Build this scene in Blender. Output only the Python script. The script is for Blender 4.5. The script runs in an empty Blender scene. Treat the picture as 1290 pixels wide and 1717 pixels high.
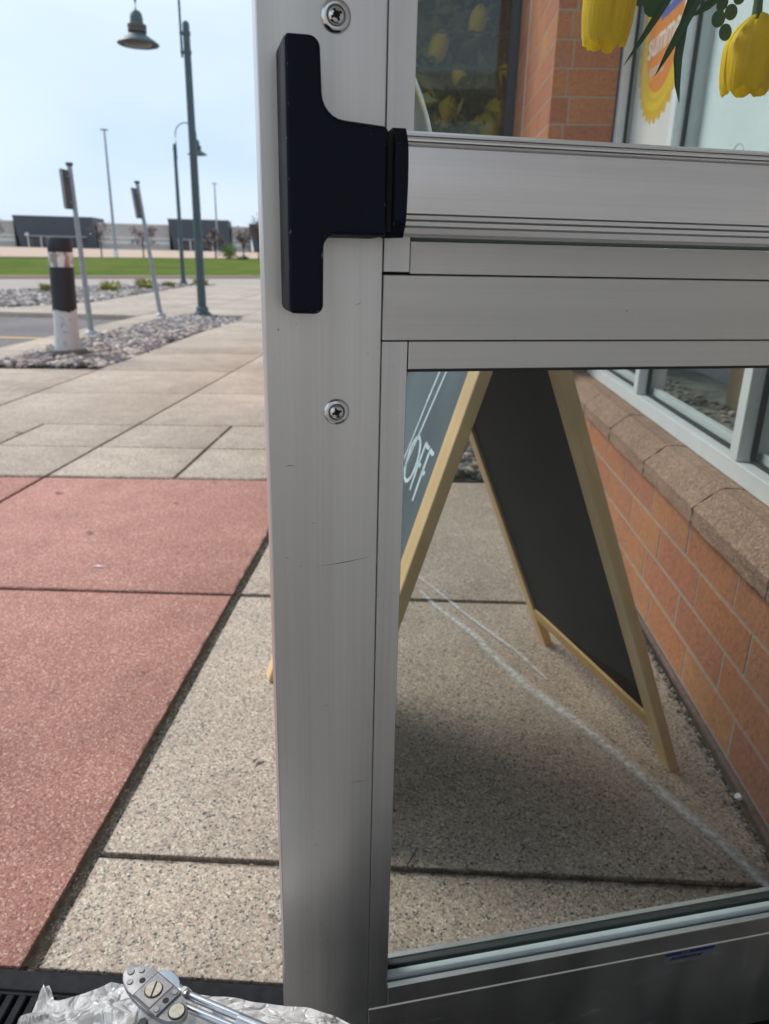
import bpy, bmesh, math, random
from math import radians, sin, cos, pi, atan2, sqrt
from mathutils import Vector, Matrix

random.seed(7)
S = bpy.context.scene
C = bpy.context.collection

# ------------------------------------------------------------------ camera
F_PX, PITCH, YAW, ROLL = 1240.0, radians(19.5), radians(2.4), radians(1.36)
cam = bpy.data.cameras.new('camera')
cam_o = bpy.data.objects.new('camera', cam); C.objects.link(cam_o)
cam.sensor_fit = 'VERTICAL'; cam.sensor_height = 36.0
cam.lens = F_PX / 1717.0 * 36.0
cam.clip_start = 0.02; cam.clip_end = 3000
f0 = Vector((-sin(YAW), cos(YAW), 0)); r0 = Vector((cos(YAW), sin(YAW), 0)); zz = Vector((0, 0, 1))
fw = f0 * cos(PITCH) - zz * sin(PITCH); u0 = zz * cos(PITCH) + f0 * sin(PITCH)
rt = r0 * cos(ROLL) + u0 * sin(ROLL); up = u0 * cos(ROLL) - r0 * sin(ROLL)
cam_o.matrix_world = Matrix(((rt.x, up.x, -fw.x, 0), (rt.y, up.y, -fw.y, 0), (rt.z, up.z, -fw.z, 1.0), (0, 0, 0, 1)))
cam.dof.use_dof = True; cam.dof.focus_distance = 0.63; cam.dof.aperture_fstop = 10.0
S.camera = cam_o

# ------------------------------------------------------------------ world, sun, exposure
SUN = Vector((-0.62, 0.36, 0.70)).normalized()
w = bpy.data.worlds.new('World'); S.world = w; w.use_nodes = True
nt = w.node_tree; nt.nodes.clear()
out = nt.nodes.new('ShaderNodeOutputWorld'); bg = nt.nodes.new('ShaderNodeBackground')
sky = nt.nodes.new('ShaderNodeTexSky'); sky.sky_type = 'NISHITA'; sky.sun_disc = False
sky.sun_elevation = math.asin(SUN.z); sky.sun_rotation = atan2(SUN.x, SUN.y)
sky.dust_density = 2.0; sky.air_density = 1.0; sky.ozone_density = 2.0
tc = nt.nodes.new('ShaderNodeTexCoord'); mp = nt.nodes.new('ShaderNodeMapping'); mp.inputs['Scale'].default_value = (1.3, 1.3, 3.2)
nz = nt.nodes.new('ShaderNodeTexNoise'); nz.inputs['Scale'].default_value = 1.5; nz.inputs['Detail'].default_value = 5; nz.inputs['Roughness'].default_value = 0.5
rp = nt.nodes.new('ShaderNodeValToRGB'); rp.color_ramp.elements[0].position = 0.36; rp.color_ramp.elements[1].position = 0.66
rp.color_ramp.elements[0].color = (0.86, 0.86, 0.86, 1); rp.color_ramp.elements[1].color = (0.98, 0.98, 0.98, 1)
mx = nt.nodes.new('ShaderNodeMix'); mx.data_type = 'RGBA'
nt.links.new(tc.outputs['Generated'], mp.inputs[0]); nt.links.new(mp.outputs[0], nz.inputs[0]); nt.links.new(nz.outputs[0], rp.inputs[0])
nt.links.new(rp.outputs[0], mx.inputs[0]); nt.links.new(sky.outputs[0], mx.inputs[6]); mp2 = nt.nodes.new('ShaderNodeMapping'); mp2.inputs['Scale'].default_value = (1.0, 1.0, 2.2); mp2.inputs['Location'].default_value = (0.35, 0.2, 0.1)
nz2 = nt.nodes.new('ShaderNodeTexNoise'); nz2.inputs['Scale'].default_value = 2.1; nz2.inputs['Detail'].default_value = 4; nz2.inputs['Roughness'].default_value = 0.45
rp2 = nt.nodes.new('ShaderNodeValToRGB'); rp2.color_ramp.elements[0].position = 0.34; rp2.color_ramp.elements[1].position = 0.62
rp2.color_ramp.elements[0].color = (3.1, 4.0, 5.35, 1); rp2.color_ramp.elements[1].color = (4.2, 4.85, 5.45, 1)
nt.links.new(tc.outputs['Generated'], mp2.inputs[0]); nt.links.new(mp2.outputs[0], nz2.inputs[0]); nt.links.new(nz2.outputs[0], rp2.inputs[0]); nt.links.new(rp2.outputs[0], mx.inputs[7])
nt.links.new(mx.outputs[2], bg.inputs[0]); bg.inputs[1].default_value = 0.101
nt.links.new(bg.outputs[0], out.inputs[0])
sl = bpy.data.lights.new('sun', 'SUN'); sl.energy = 1.5; sl.angle = radians(24); sl.color = (1.0, 0.93, 0.84)
so = bpy.data.objects.new('sun', sl); C.objects.link(so); so.rotation_euler = SUN.to_track_quat('Z', 'Y').to_euler()
S.view_settings.view_transform = 'Standard'; S.view_settings.look = 'None'
S.view_settings.exposure = 1.0; S.view_settings.gamma = 1.0; S.view_settings.use_curve_mapping = False
S.cycles.transparent_max_bounces = 24; S.cycles.max_bounces = 8; S.cycles.caustics_reflective = False; S.cycles.caustics_refractive = False

# ------------------------------------------------------------------ node material helpers
class NM:
    def __init__(s, name):
        s.m = bpy.data.materials.new(name); s.m.use_nodes = True; s.t = s.m.node_tree; s.t.nodes.clear()
        s.out = s.n('OutputMaterial')
    def n(s, typ, **kw):
        nd = s.t.nodes.new('ShaderNode' + typ)
        for k, v in kw.items(): setattr(nd, k, v)
        return nd
    def l(s, a, b): s.t.links.new(a, b)
    def pos(s, scale=(1, 1, 1), obj=False):
        src = s.n('TexCoord').outputs['Object'] if obj else s.n('NewGeometry').outputs['Position']
        m = s.n('Mapping'); m.inputs['Scale'].default_value = scale; s.l(src, m.inputs[0]); return m.outputs[0]
    def noise(s, vec, scale, detail=4, rough=0.55):
        x = s.n('TexNoise'); s.l(vec, x.inputs[0]); x.inputs['Scale'].default_value = scale; x.inputs['Detail'].default_value = detail; x.inputs['Roughness'].default_value = rough; return x.outputs[0]
    def voro(s, vec, scale, feature='F1'):
        x = s.n('TexVoronoi', feature=feature); s.l(vec, x.inputs[0]); x.inputs['Scale'].default_value = scale; return x
    def ramp(s, fac, stops, const=False):
        r = s.n('ValToRGB'); cr = r.color_ramp
        if const: cr.interpolation = 'CONSTANT'
        while len(cr.elements) < len(stops): cr.elements.new(0.5)
        for e, (p, c) in zip(cr.elements, stops):
            e.position = p; e.color = (*c, 1) if not isinstance(c, (int, float)) else (c, c, c, 1)
        s.l(fac, r.inputs[0]); return r.outputs[0]
    def mix(s, fac, a, b, mode='MIX'):
        x = s.n('Mix', data_type='RGBA', blend_type=mode)
        for i, v in ((0, fac), (6, a), (7, b)):
            if isinstance(v, (int, float)): x.inputs[i].default_value = v if i == 0 else (v, v, v, 1)
            elif isinstance(v, tuple): x.inputs[i].default_value = (*v, 1)
            else: s.l(v, x.inputs[i])
        return x.outputs[2]
    def math(s, op, a, b=0.0, clamp=False):
        x = s.n('Math', operation=op, use_clamp=clamp)
        for i, v in ((0, a), (1, b)):
            if isinstance(v, (int, float)): x.inputs[i].default_value = v
            else: s.l(v, x.inputs[i])
        return x.outputs[0]
    def bump(s, h, strength=0.3, dist=0.002):
        b = s.n('Bump'); s.l(h, b.inputs['Height']); b.inputs['Strength'].default_value = strength; b.inputs['Distance'].default_value = dist; return b.outputs[0]
    def pbr(s, col, rough=0.6, metal=0.0, normal=None, spec=0.5, **kw):
        p = s.n('BsdfPrincipled')
        for k, v in (('Base Color', col), ('Roughness', rough), ('Metallic', metal), ('Specular IOR Level', spec)):
            if isinstance(v, (int, float)): p.inputs[k].default_value = v if k != 'Base Color' else (v, v, v, 1)
            elif isinstance(v, tuple): p.inputs[k].default_value = (*v, 1)
            else: s.l(v, p.inputs[k])
        if normal is not None: s.l(normal, p.inputs['Normal'])
        for k, v in kw.items(): p.inputs[k.replace('_', ' ')].default_value = v
        s.l(p.outputs[0], s.out.inputs[0]); return p
M = {}
def simple(name, col, rough=0.6, metal=0.0, var=0.12, scale=30, spec=0.5, bump=0.0, rnd=0.0):
    k = NM(name); v = k.pos()
    n1 = k.noise(v, scale, 5)
    c = k.mix(1.0, col, k.ramp(n1, [(0.3, 1 - var), (0.7, 1 + var)]), 'MULTIPLY')
    if rnd:
        oi = k.n('ObjectInfo').outputs['Random']; c = k.mix(1.0, c, k.ramp(oi, [(0, 1 - rnd), (1, 1 + rnd)]), 'MULTIPLY')
    k.pbr(c, rough, metal, k.bump(k.noise(v, scale * 6, 3), bump, 0.001) if bump else None, spec)
    M[name] = k.m; return k.m

def aluminium(name, base, rough, axis='z', blotch=0.12, metal=1.0):
    k = NM(name)
    sc = {'z': (420, 420, 2.5), 'x': (2.5, 420, 420)}[axis]
    v = k.pos(sc, obj=True); v2 = k.pos((1, 1, 1), obj=True)
    st = k.noise(v, 1.0, 3, 0.6)
    wide = k.noise(k.pos({'z': (30, 30, 0.6), 'x': (0.6, 30, 30)}[axis], obj=True), 1.0, 4)
    big = k.noise(v2, 4.0, 3)
    dust = k.voro(k.pos((1, 1, 0.55), obj=True), 130)
    spot = k.ramp(k.mix(1.0, k.ramp(dust.outputs['Distance'], [(0.0, 1.0), (0.13, 0.0)]), k.ramp(k.noise(v2, 14, 2), [(0.58, 0.0), (0.66, 1.0)]), 'MULTIPLY'), [(0.0, 0.0), (1, 1.0)])
    c = k.mix(1.0, base, k.ramp(st, [(0.35, 0.965), (0.65, 1.02)]), 'MULTIPLY')
    c = k.mix(1.0, c, k.ramp(wide, [(0.35, 1 - blotch), (0.65, 1 + blotch * 0.6)]), 'MULTIPLY')
    c = k.mix(spot, c, (0.75, 0.74, 0.72))
    dark = k.voro(k.pos((1, 1, 0.8), obj=True), 75)
    dk = k.mix(1.0, k.ramp(dark.outputs['Distance'], [(0.0, 1.0), (0.07, 0.0)]), k.ramp(k.noise(v2, 9, 2), [(0.55, 0.0), (0.62, 1.0)]), 'MULTIPLY')
    c = k.mix(dk, c, (0.08, 0.07, 0.06))
    r = k.math('ADD', k.math('MULTIPLY', big, 0.16), k.math('ADD', rough - 0.1, k.math('MULTIPLY', st, 0.05)))
    sm = k.noise(k.pos((1, 1, 0.25), obj=True), 22, 4)
    r = k.math('ADD', r, k.math('MULTIPLY', k.math('SUBTRACT', sm, 0.5), 0.18))
    k.pbr(c, r, metal, k.bump(st, 0.06, 0.0005))
    M[name] = k.m
aluminium('door_aluminium', (0.60, 0.595, 0.59), 0.40, 'z', 0.10)
aluminium('rail_aluminium', (0.57, 0.56, 0.545), 0.42, 'x', 0.05)
aluminium('bar_aluminium', (0.78, 0.77, 0.775), 0.40, 'x', 0.015)
simple('window_paint', (0.72, 0.77, 0.78), 0.4, 0, 0.06, 12)
simple('chrome', (0.62, 0.62, 0.62), 0.16, 1.0, 0.05)
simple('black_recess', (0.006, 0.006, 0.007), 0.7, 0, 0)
simple('gasket_pale', (0.42, 0.50, 0.52), 0.45, 0, 0.08, 40)
simple('rubber_dark', (0.012, 0.018, 0.018), 0.5, 0, 0.1)
simple('black_metal', (0.016, 0.018, 0.022), 0.55, 0, 0.3, 60)
simple('green_paint', (0.055, 0.092, 0.098), 0.5, 0, 0.15, 8)
simple('galvanised', (0.30, 0.33, 0.36), 0.5, 0.4, 0.15, 20)
simple('sign_brown', (0.10, 0.085, 0.075), 0.6, 0, 0.2, 6)
simple('white_paint', (0.7, 0.7, 0.69), 0.5, 0, 0.06, 9)
simple('cream_wall', (0.66, 0.64, 0.60), 0.7, 0, 0.05, 3)
simple('lamp_lens', (0.10, 0.10, 0.09), 0.3, 0, 0.1)
simple('concrete_dark', (0.13, 0.12, 0.11), 0.9, 0, 0.25, 20, bump=0.4)
simple('bark', (0.12, 0.085, 0.075), 0.9, 0, 0.3, 20)
simple('chalk', (0.62, 0.76, 0.78), 0.9, 0, 0.15, 90)
simple('print_orange', (0.80, 0.27, 0.05), 0.5, 0, 0.05)
simple('print_yellow', (0.85, 0.60, 0.03), 0.5, 0, 0.05)
simple('print_yellow_deep', (0.80, 0.50, 0.015), 0.5, 0, 0.05)
simple('print_blue', (0.055, 0.13, 0.48), 0.5, 0, 0.05)
simple('print_white', (0.85, 0.84, 0.82), 0.5, 0, 0.02)
simple('poster_white', (0.86, 0.86, 0.86), 0.6, 0, 0.06, 5)
simple('label_blue', (0.012, 0.025, 0.12), 0.4, 0, 0.1)
simple('label_silver', (0.25, 0.27, 0.29), 0.35, 0.6, 0.1)
simple('label_ink', (0.01, 0.012, 0.05), 0.4, 0, 0)
simple('backing', (0.74, 0.86, 0.88), 0.7, 0, 0.05, 3)
simple('cardboard', (0.30, 0.22, 0.12), 0.8, 0, 0.15, 6, rnd=0.15)
simple('zinc', (0.50, 0.52, 0.54), 0.26, 1.0, 0.12, 60)
simple('cast_metal', (0.25, 0.25, 0.265), 0.5, 0.6, 0.18, 90, bump=0.3)
simple('worn_pin', (0.36, 0.34, 0.29), 0.5, 0.7, 0.2, 300)
simple('rust', (0.10, 0.035, 0.02), 0.8, 0, 0.4, 200)
simple('dead_leaf', (0.09, 0.045, 0.02), 0.8, 0, 0.3, 60)
simple('asphalt_line', (0.50, 0.33, 0.13), 0.8, 0, 0.2, 20)
simple('ledge', (0.16, 0.17, 0.15), 0.8, 0, 0.5, 14, bump=0.4)
simple('joint_filler', (0.085, 0.075, 0.06), 0.95, 0, 0.45, 160, bump=0.6)
simple('mortar', (0.38, 0.33, 0.27), 0.95, 0, 0.12, 60, bump=0.4)
simple('sealant', (0.62, 0.50, 0.36), 0.8, 0, 0.1, 60)
simple('plinth_bead', (0.16, 0.105, 0.09), 0.8, 0, 0.3, 50)
simple('mat_black', (0.016, 0.018, 0.021), 0.75, 0, 0.35, 70, bump=0.2, spec=0.15)
simple('far_grey_wall', (0.46, 0.44, 0.41), 0.8, 0, 0.05, 0.3)
simple('far_pale_wall', (0.66, 0.64, 0.60), 0.8, 0, 0.05, 0.3)
simple('far_dark_panel', (0.055, 0.068, 0.085), 0.6, 0, 0.06, 0.4)
simple('far_glass', (0.05, 0.055, 0.06), 0.2, 0, 0.4, 1)
simple('floor_tile', (0.26, 0.25, 0.24), 0.5, 0, 0.2, 5)
simple('red_spill', (0.30, 0.05, 0.04), 0.5, 0, 0.1)

def leafmat(name, a, b, rough=0.5, trans=0.0, isl=True):
    k = NM(name); g = k.n('NewGeometry')
    c = k.ramp(g.outputs['Random Per Island'], [(0, a), (1, b)])
    k.pbr(c, rough); M[name] = k.m
leafmat('twig_red', (0.11, 0.055, 0.055), (0.20, 0.12, 0.11))
leafmat('shrub_green', (0.10, 0.17, 0.03), (0.26, 0.33, 0.08))
leafmat('tuft_green', (0.16, 0.20, 0.035), (0.42, 0.38, 0.10))
leafmat('dark_leaf', (0.012, 0.03, 0.018), (0.06, 0.10, 0.045))
leafmat('reflected_leaf', (0.02, 0.045, 0.015), (0.26, 0.27, 0.07))
leafmat('artificial_leaf', (0.015, 0.07, 0.015), (0.05, 0.16, 0.03), 0.45)
leafmat('round_leaf', (0.04, 0.10, 0.03), (0.08, 0.17, 0.06), 0.5)

# petals : thin yellow cloth
k = NM('petal_yellow'); v = k.pos(obj=True)
rib = k.noise(k.pos((420, 420, 22), obj=True), 1.0, 3)
c = k.mix(rib, (0.92, 0.62, 0.0), (0.98, 0.82, 0.01))
p = k.n('BsdfPrincipled'); k.l(c, p.inputs['Base Color']); p.inputs['Roughness'].default_value = 0.6
k.l(k.bump(rib, 0.9, 0.002), p.inputs['Normal'])
tr = k.n('BsdfTranslucent'); k.l(c, tr.inputs[0]); ms = k.n('MixShader'); ms.inputs[0].default_value = 0.35
k.l(p.outputs[0], ms.inputs[1]); k.l(tr.outputs[0], ms.inputs[2]); k.l(ms.outputs[0], k.out.inputs[0]); M['petal_yellow'] = k.m

# exposed-aggregate concrete
def aggregate(name, cement, stones, cover=0.45, scale=150, warm=None, stain=0.13):
    k = NM(name); v = k.pos()
    v1 = k.voro(v, scale); v2 = k.voro(v, scale * 2.3); v3 = k.voro(v, scale * 0.36)
    r1 = k.n('SeparateColor'); k.l(v1.outputs['Color'], r1.inputs[0])
    r2 = k.n('SeparateColor'); k.l(v2.outputs['Color'], r2.inputs[0])
    r3 = k.n('SeparateColor'); k.l(v3.outputs['Color'], r3.inputs[0])
    pal = k.ramp(r1.outputs[0], [(i / len(stones), s_) for i, s_ in enumerate(stones)], True)
    base = k.mix(1.0, cement, k.ramp(r2.outputs[0], [(0, 0.66), (0.5, 1.0), (1, 1.30)]), 'MULTIPLY')
    base = k.mix(k.math('GREATER_THAN', r2.outputs[1], 0.55), base, k.mix(1.0, pal, 0.95, 'MULTIPLY'))
    mask = k.math('MULTIPLY', k.math('LESS_THAN', v1.outputs['Distance'], cover), k.math('GREATER_THAN', r1.outputs[1], 0.42))
    c = k.mix(mask, base, pal)
    clus = k.ramp(k.noise(v, 5.5, 3), [(0.42, 0.97), (0.68, 0.70)])
    big = k.math('MULTIPLY', k.math('LESS_THAN', v3.outputs['Distance'], 0.27), k.math('GREATER_THAN', r3.outputs[1], clus))
    c = k.mix(big, c, k.ramp(r3.outputs[0], [(0, stones[0]), (0.4, stones[-1]), (0.7, stones[2])], True))
    b1 = k.noise(v, 1.1, 5, 0.6); b2 = k.noise(v, 7, 4)
    c = k.mix(1.0, c, k.ramp(b1, [(0.3, 1 - stain), (0.7, 1 + stain * 0.7)]), 'MULTIPLY')
    c = k.mix(1.0, c, k.ramp(b2, [(0.3, 0.90), (0.7, 1.07)]), 'MULTIPLY')
    h = k.math('ADD', k.math('MULTIPLY', v1.outputs['Distance'], -0.6), k.math('MULTIPLY', v2.outputs['Distance'], -0.3))
    k.pbr(c, 0.9, 0, k.bump(h, 0.45, 0.0012), 0.12); M[name] = k.m
aggregate('concrete_aggregate', (0.455, 0.385, 0.32), [(0.26, 0.235, 0.20), (0.58, 0.50, 0.40), (0.44, 0.31, 0.25), (0.70, 0.63, 0.52), (0.40, 0.35, 0.30), (0.54, 0.45, 0.36), (0.10, 0.11, 0.11)], 0.40, 235, stain=0.2)
aggregate('concrete_red', (0.43, 0.225, 0.185), [(0.26, 0.12, 0.10), (0.54, 0.32, 0.26), (0.38, 0.18, 0.15), (0.70, 0.50, 0.42), (0.47, 0.26, 0.21), (0.31, 0.14, 0.12), (0.44, 0.225, 0.19)], 0.38, 250, stain=0.15)
aggregate('coping_stone', (0.38, 0.25, 0.18), [(0.26, 0.17, 0.13), (0.34, 0.23, 0.17), (0.24, 0.17, 0.13), (0.48, 0.38, 0.29), (0.22, 0.15, 0.12), (0.32, 0.22, 0.16), (0.20, 0.14, 0.11)], 0.35, 210, stain=0.16)
k = NM('asphalt'); v = k.pos(); v1 = k.voro(v, 60); c = k.mix(1.0, (0.20, 0.185, 0.18), k.ramp(v1.outputs['Color'], [(0, 0.75), (1, 1.2)]), 'MULTIPLY')
c = k.mix(1.0, c, k.ramp(k.noise(v, 0.8, 5), [(0.3, 0.85), (0.7, 1.15)]), 'MULTIPLY'); k.pbr(c, 0.95, 0, None, 0.08); M['asphalt'] = k.m
k = NM('road_asphalt'); v = k.pos(); c = k.mix(k.noise(v, 0.3, 6), (0.36, 0.31, 0.28), (0.44, 0.38, 0.35)); k.pbr(c, 0.95, 0, None, 0.05); M['road_asphalt'] = k.m
k = NM('grass'); v = k.pos(); n1 = k.noise(k.pos((1.0, .5, 1)), 0.32, 8, 0.75); n2 = k.noise(v, 9, 4, 0.7)
c = k.ramp(n1, [(0.3, (0.055, 0.095, 0.012)), (0.48, (0.09, 0.135, 0.018)), (0.62, (0.15, 0.165, 0.035)), (0.8, (0.26, 0.23, 0.08))]); c = k.mix(1.0, c, k.ramp(n2, [(0.3, 0.7), (0.7, 1.25)]), 'MULTIPLY')
k.pbr(c, 0.95, 0, k.bump(n2, 0.6, 0.05), 0.05); M['grass'] = k.m
k = NM('far_lot'); v = k.pos(); c = k.mix(k.noise(v, 0.12, 5), (0.46, 0.34, 0.26), (0.56, 0.44, 0.35)); k.pbr(c, 0.95, 0, None, 0.05); M['far_lot'] = k.m
# bricks
k = NM('brick'); v = k.pos(); oi = k.n('ObjectInfo').outputs['Random']
c = k.ramp(oi, [(0, (0.50, 0.215, 0.11)), (0.25, (0.53, 0.25, 0.125)), (0.5, (0.45, 0.195, 0.12)), (0.75, (0.50, 0.21, 0.12)), (1, (0.52, 0.27, 0.13))])
c = k.mix(k.ramp(k.noise(v, 7, 4), [(0.45, 0.0), (0.75, 0.55)]), c, (0.40, 0.17, 0.12))
c = k.mix(1.0, c, k.ramp(k.noise(v, 90, 4, 0.7), [(0.3, 0.72), (0.7, 1.18)]), 'MULTIPLY')
pit = k.voro(v, 85); pm = k.mix(1.0, k.ramp(pit.outputs['Distance'], [(0.12, 1.0), (0.2, 0.0)]), k.ramp(k.noise(v, 16, 3), [(0.42, 0.0), (0.56, 0.85)]), 'MULTIPLY')
c = k.mix(pm, c, (0.07, 0.035, 0.025))
k.pbr(c, 0.85, 0, k.bump(k.noise(v, 120, 5, 0.75), 0.9, 0.0025), 0.2); M['brick'] = k.m
# rocks
def rockmat(name, stops):
    k = NM(name); g = k.n('NewGeometry'); c = k.ramp(g.outputs['Random Per Island'], stops, True)
    c = k.mix(1.0, c, k.ramp(k.noise(k.pos(), 60, 4), [(0.3, 0.8), (0.7, 1.2)]), 'MULTIPLY'); k.pbr(c, 0.85); M[name] = k.m
rockmat('rock', [(0, (0.30, 0.27, 0.25)), (0.15, (0.13, 0.12, 0.125)), (0.3, (0.42, 0.36, 0.31)), (0.45, (0.22, 0.18, 0.17)), (0.6, (0.36, 0.29, 0.24)), (0.72, (0.60, 0.53, 0.47)), (0.85, (0.19, 0.18, 0.19))])
rockmat('gravel_rock', [(0, (0.16, 0.16, 0.15)), (0.2, (0.32, 0.28, 0.24)), (0.4, (0.10, 0.11, 0.11)), (0.6, (0.24, 0.21, 0.18)), (0.8, (0.42, 0.36, 0.31)), (0.92, (0.14, 0.10, 0.09))])
# wood
def wood(name, a, b):
    k = NM(name); v = k.pos((60, 60, 2.5), obj=True); n1 = k.noise(v, 1.0, 5, 0.6); n2 = k.noise(k.pos(obj=True), 6, 3)
    c = k.mix(n1, a, b); c = k.mix(1.0, c, k.ramp(n2, [(0.3, 0.85), (0.7, 1.1)]), 'MULTIPLY'); k.pbr(c, 0.5, 0, k.bump(n1, 0.15, 0.0005)); M[name] = k.m
wood('pine_wood', (0.50, 0.31, 0.10), (0.70, 0.49, 0.22))
# chalkboards
k = NM('chalkboard'); v = k.pos(obj=True); n1 = k.noise(k.pos((1, 1, 0.3), obj=True), 9, 5); c = k.mix(k.ramp(n1, [(0.4, 0.0), (0.75, 1.0)]), (0.007, 0.006, 0.006), (0.018, 0.018, 0.020))
sp = k.voro(v, 90); c = k.mix(k.ramp(sp.outputs['Distance'], [(0.0, 0.35), (0.07, 0.0)]), c, (0.3, 0.3, 0.3)); k.pbr(c, 0.55, 0, None, 0.06); M['chalkboard'] = k.m
k = NM('chalkboard_sheen'); n1 = k.noise(k.pos((1, .25, 1), obj=True), 9, 5); c = k.mix(k.ramp(n1, [(0.3, 0.0), (0.75, 1.0)]), (0.075, 0.105, 0.12), (0.15, 0.20, 0.22)); k.pbr(c, 0.4, 0, None, 0.4); M['chalkboard_sheen'] = k.m  # lighter blue-grey base paints the sky's sheen on the left leaf
# bollard white concrete
k = NM('bollard_white'); v = k.pos(); c = k.mix(k.ramp(k.noise(v, 26, 4, 0.7), [(0.62, 0.0), (0.70, 1.0)]), k.mix(k.noise(v, 9, 4), (0.48, 0.47, 0.46), (0.62, 0.62, 0.62)), (0.12, 0.12, 0.12)); k.pbr(c, 0.8, 0, k.bump(k.noise(v, 30, 4), 0.4, 0.01)); M['bollard_white'] = k.m
k = NM('foil_band'); v = k.pos((1, 1, 0.5)); c = k.mix(k.ramp(k.noise(v, 16, 3), [(0.45, 0.0), (0.55, 1.0)]), (0.72, 0.70, 0.68), (0.30, 0.25, 0.22)); k.pbr(c, 0.4, 0.2); M['foil_band'] = k.m
simple('bollard_black', (0.017, 0.019, 0.025), 0.6, 0, 0.25, 12)
# glass : transparent + mirror by fresnel
def glass(name, tint, ior=1.5, rough=0.0, boost=1.0, dirt=0.0):
    k = NM(name); t = k.n('BsdfTransparent'); t.inputs[0].default_value = (*tint, 1)
    g = k.n('BsdfGlossy'); g.inputs['Roughness'].default_value = rough; g.inputs[0].default_value = (0.95, 1, 0.99, 1)
    lw = k.n('LayerWeight'); lw.inputs[0].default_value = 0.5; ms = k.n('MixShader')
    fr_ = k.math('ADD', k.math('MULTIPLY', k.math('POWER', lw.outputs['Facing'], 5.0), 0.96), 0.04)
    k.l(k.math('MULTIPLY', fr_, boost, True), ms.inputs[0]); k.l(t.outputs[0], ms.inputs[1]); k.l(g.outputs[0], ms.inputs[2])
    o = ms.outputs[0]
    if dirt:
        d = k.n('BsdfDiffuse'); d.inputs[0].default_value = (0.6, 0.62, 0.62, 1); m2 = k.n('MixShader')
        dd = k.noise(k.pos((1, 1, 0.3), obj=True), 7, 5, 0.65)
        k.l(k.ramp(dd, [(0.35, dirt * 0.3), (0.75, dirt)]), m2.inputs[0]); k.l(o, m2.inputs[1]); k.l(d.outputs[0], m2.inputs[2]); o = m2.outputs[0]
    k.l(o, k.out.inputs[0]); M[name] = k.m
glass('upper_glass', (0.86, 0.875, 0.865), boost=0.5, dirt=0.008)
glass('door_glass', (0.80, 0.82, 0.81), boost=0.5, dirt=0.008)
glass('dark_glass', (0.84, 0.85, 0.77), dirt=0.01)
glass('window_glass', (0.97, 0.985, 0.98), boost=0.4, dirt=0.01)
# plastic bag
k = NM('bag_plastic'); v = k.pos()
pr = k.n('BsdfPrincipled'); pr.inputs['Base Color'].default_value = (0.90, 0.90, 0.90, 1); pr.inputs['Roughness'].default_value = 0.2
k.l(k.bump(k.noise(v, 45, 5, 0.6), 0.35, 0.004), pr.inputs['Normal'])
tl = k.n('BsdfTranslucent'); tl.inputs[0].default_value = (0.8, 0.8, 0.78, 1); m1 = k.n('MixShader'); m1.inputs[0].default_value = 0.2
tp = k.n('BsdfTransparent'); tp.inputs[0].default_value = (0.95, 0.95, 0.95, 1); m2 = k.n('MixShader')
wv = k.n('VectorMath', operation='ADD'); dn = k.n('TexNoise'); dn.inputs['Scale'].default_value = 14; dn.inputs['Detail'].default_value = 3; k.l(v, dn.inputs[0])
dsc = k.n('VectorMath', operation='SCALE'); dsc.inputs['Scale'].default_value = 0.06; k.l(dn.outputs['Color'], dsc.inputs[0]); k.l(v, wv.inputs[0]); k.l(dsc.outputs[0], wv.inputs[1])
ve = k.voro(wv.outputs[0], 24, 'DISTANCE_TO_EDGE'); ve2 = k.voro(wv.outputs[0], 60, 'DISTANCE_TO_EDGE')
cr_ = k.math('ADD', k.ramp(ve.outputs['Distance'], [(0.0, 0.0), (0.22, 0.75)]), k.ramp(ve2.outputs['Distance'], [(0.0, 0.0), (0.2, 0.25)]))
k.l(k.bump(cr_, 1.0, 0.006), pr.inputs['Normal'])
k.l(k.math('MULTIPLY', cr_, k.ramp(k.noise(v, 18, 3), [(0.35, 0.12), (0.62, 0.78)])), m2.inputs[0])
k.l(pr.outputs[0], m1.inputs[1]); k.l(tl.outputs[0], m1.inputs[2]); k.l(m1.outputs[0], m2.inputs[1]); k.l(tp.outputs[0], m2.inputs[2]); k.l(m2.outputs[0], k.out.inputs[0]); M['bag_plastic'] = k.m
# streak / stain sheets with soft ragged alpha driven by v-coordinate
def decal(name, col, dens, nscale, lo, hi):
    k = NM(name); uv = k.n('UVMap'); sx = k.n('SeparateXYZ'); k.l(uv.outputs[0], sx.inputs[0])
    d = k.math('ABSOLUTE', k.math('SUBTRACT', sx.outputs[1], 0.5)); edge = k.ramp(d, [(0.1, 1.0), (0.5, 0.0)])
    n1 = k.ramp(k.noise(k.pos(), nscale, 5, 0.7), [(lo, 0.0), (hi, 1.0)])
    al = k.math('MULTIPLY', k.mix(1.0, edge, n1, 'MULTIPLY'), dens)
    df = k.n('BsdfDiffuse'); df.inputs[0].default_value = (*col, 1); t = k.n('BsdfTransparent'); ms = k.n('MixShader')
    k.l(al, ms.inputs[0]); k.l(t.outputs[0], ms.inputs[1]); k.l(df.outputs[0], ms.inputs[2]); k.l(ms.outputs[0], k.out.inputs[0]); M[name] = k.m
decal('ragged_white', (0.72, 0.74, 0.74), 0.85, 90, 0.25, 0.60)
decal('ragged_faint', (0.62, 0.64, 0.64), 0.22, 60, 0.3, 0.6)
decal('joint_dirt', (0.045, 0.037, 0.028), 0.85, 45, 0.30, 0.52)
decal('scuff_dark', (0.05, 0.045, 0.04), 0.9, 60, 0.35, 0.6)

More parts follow.
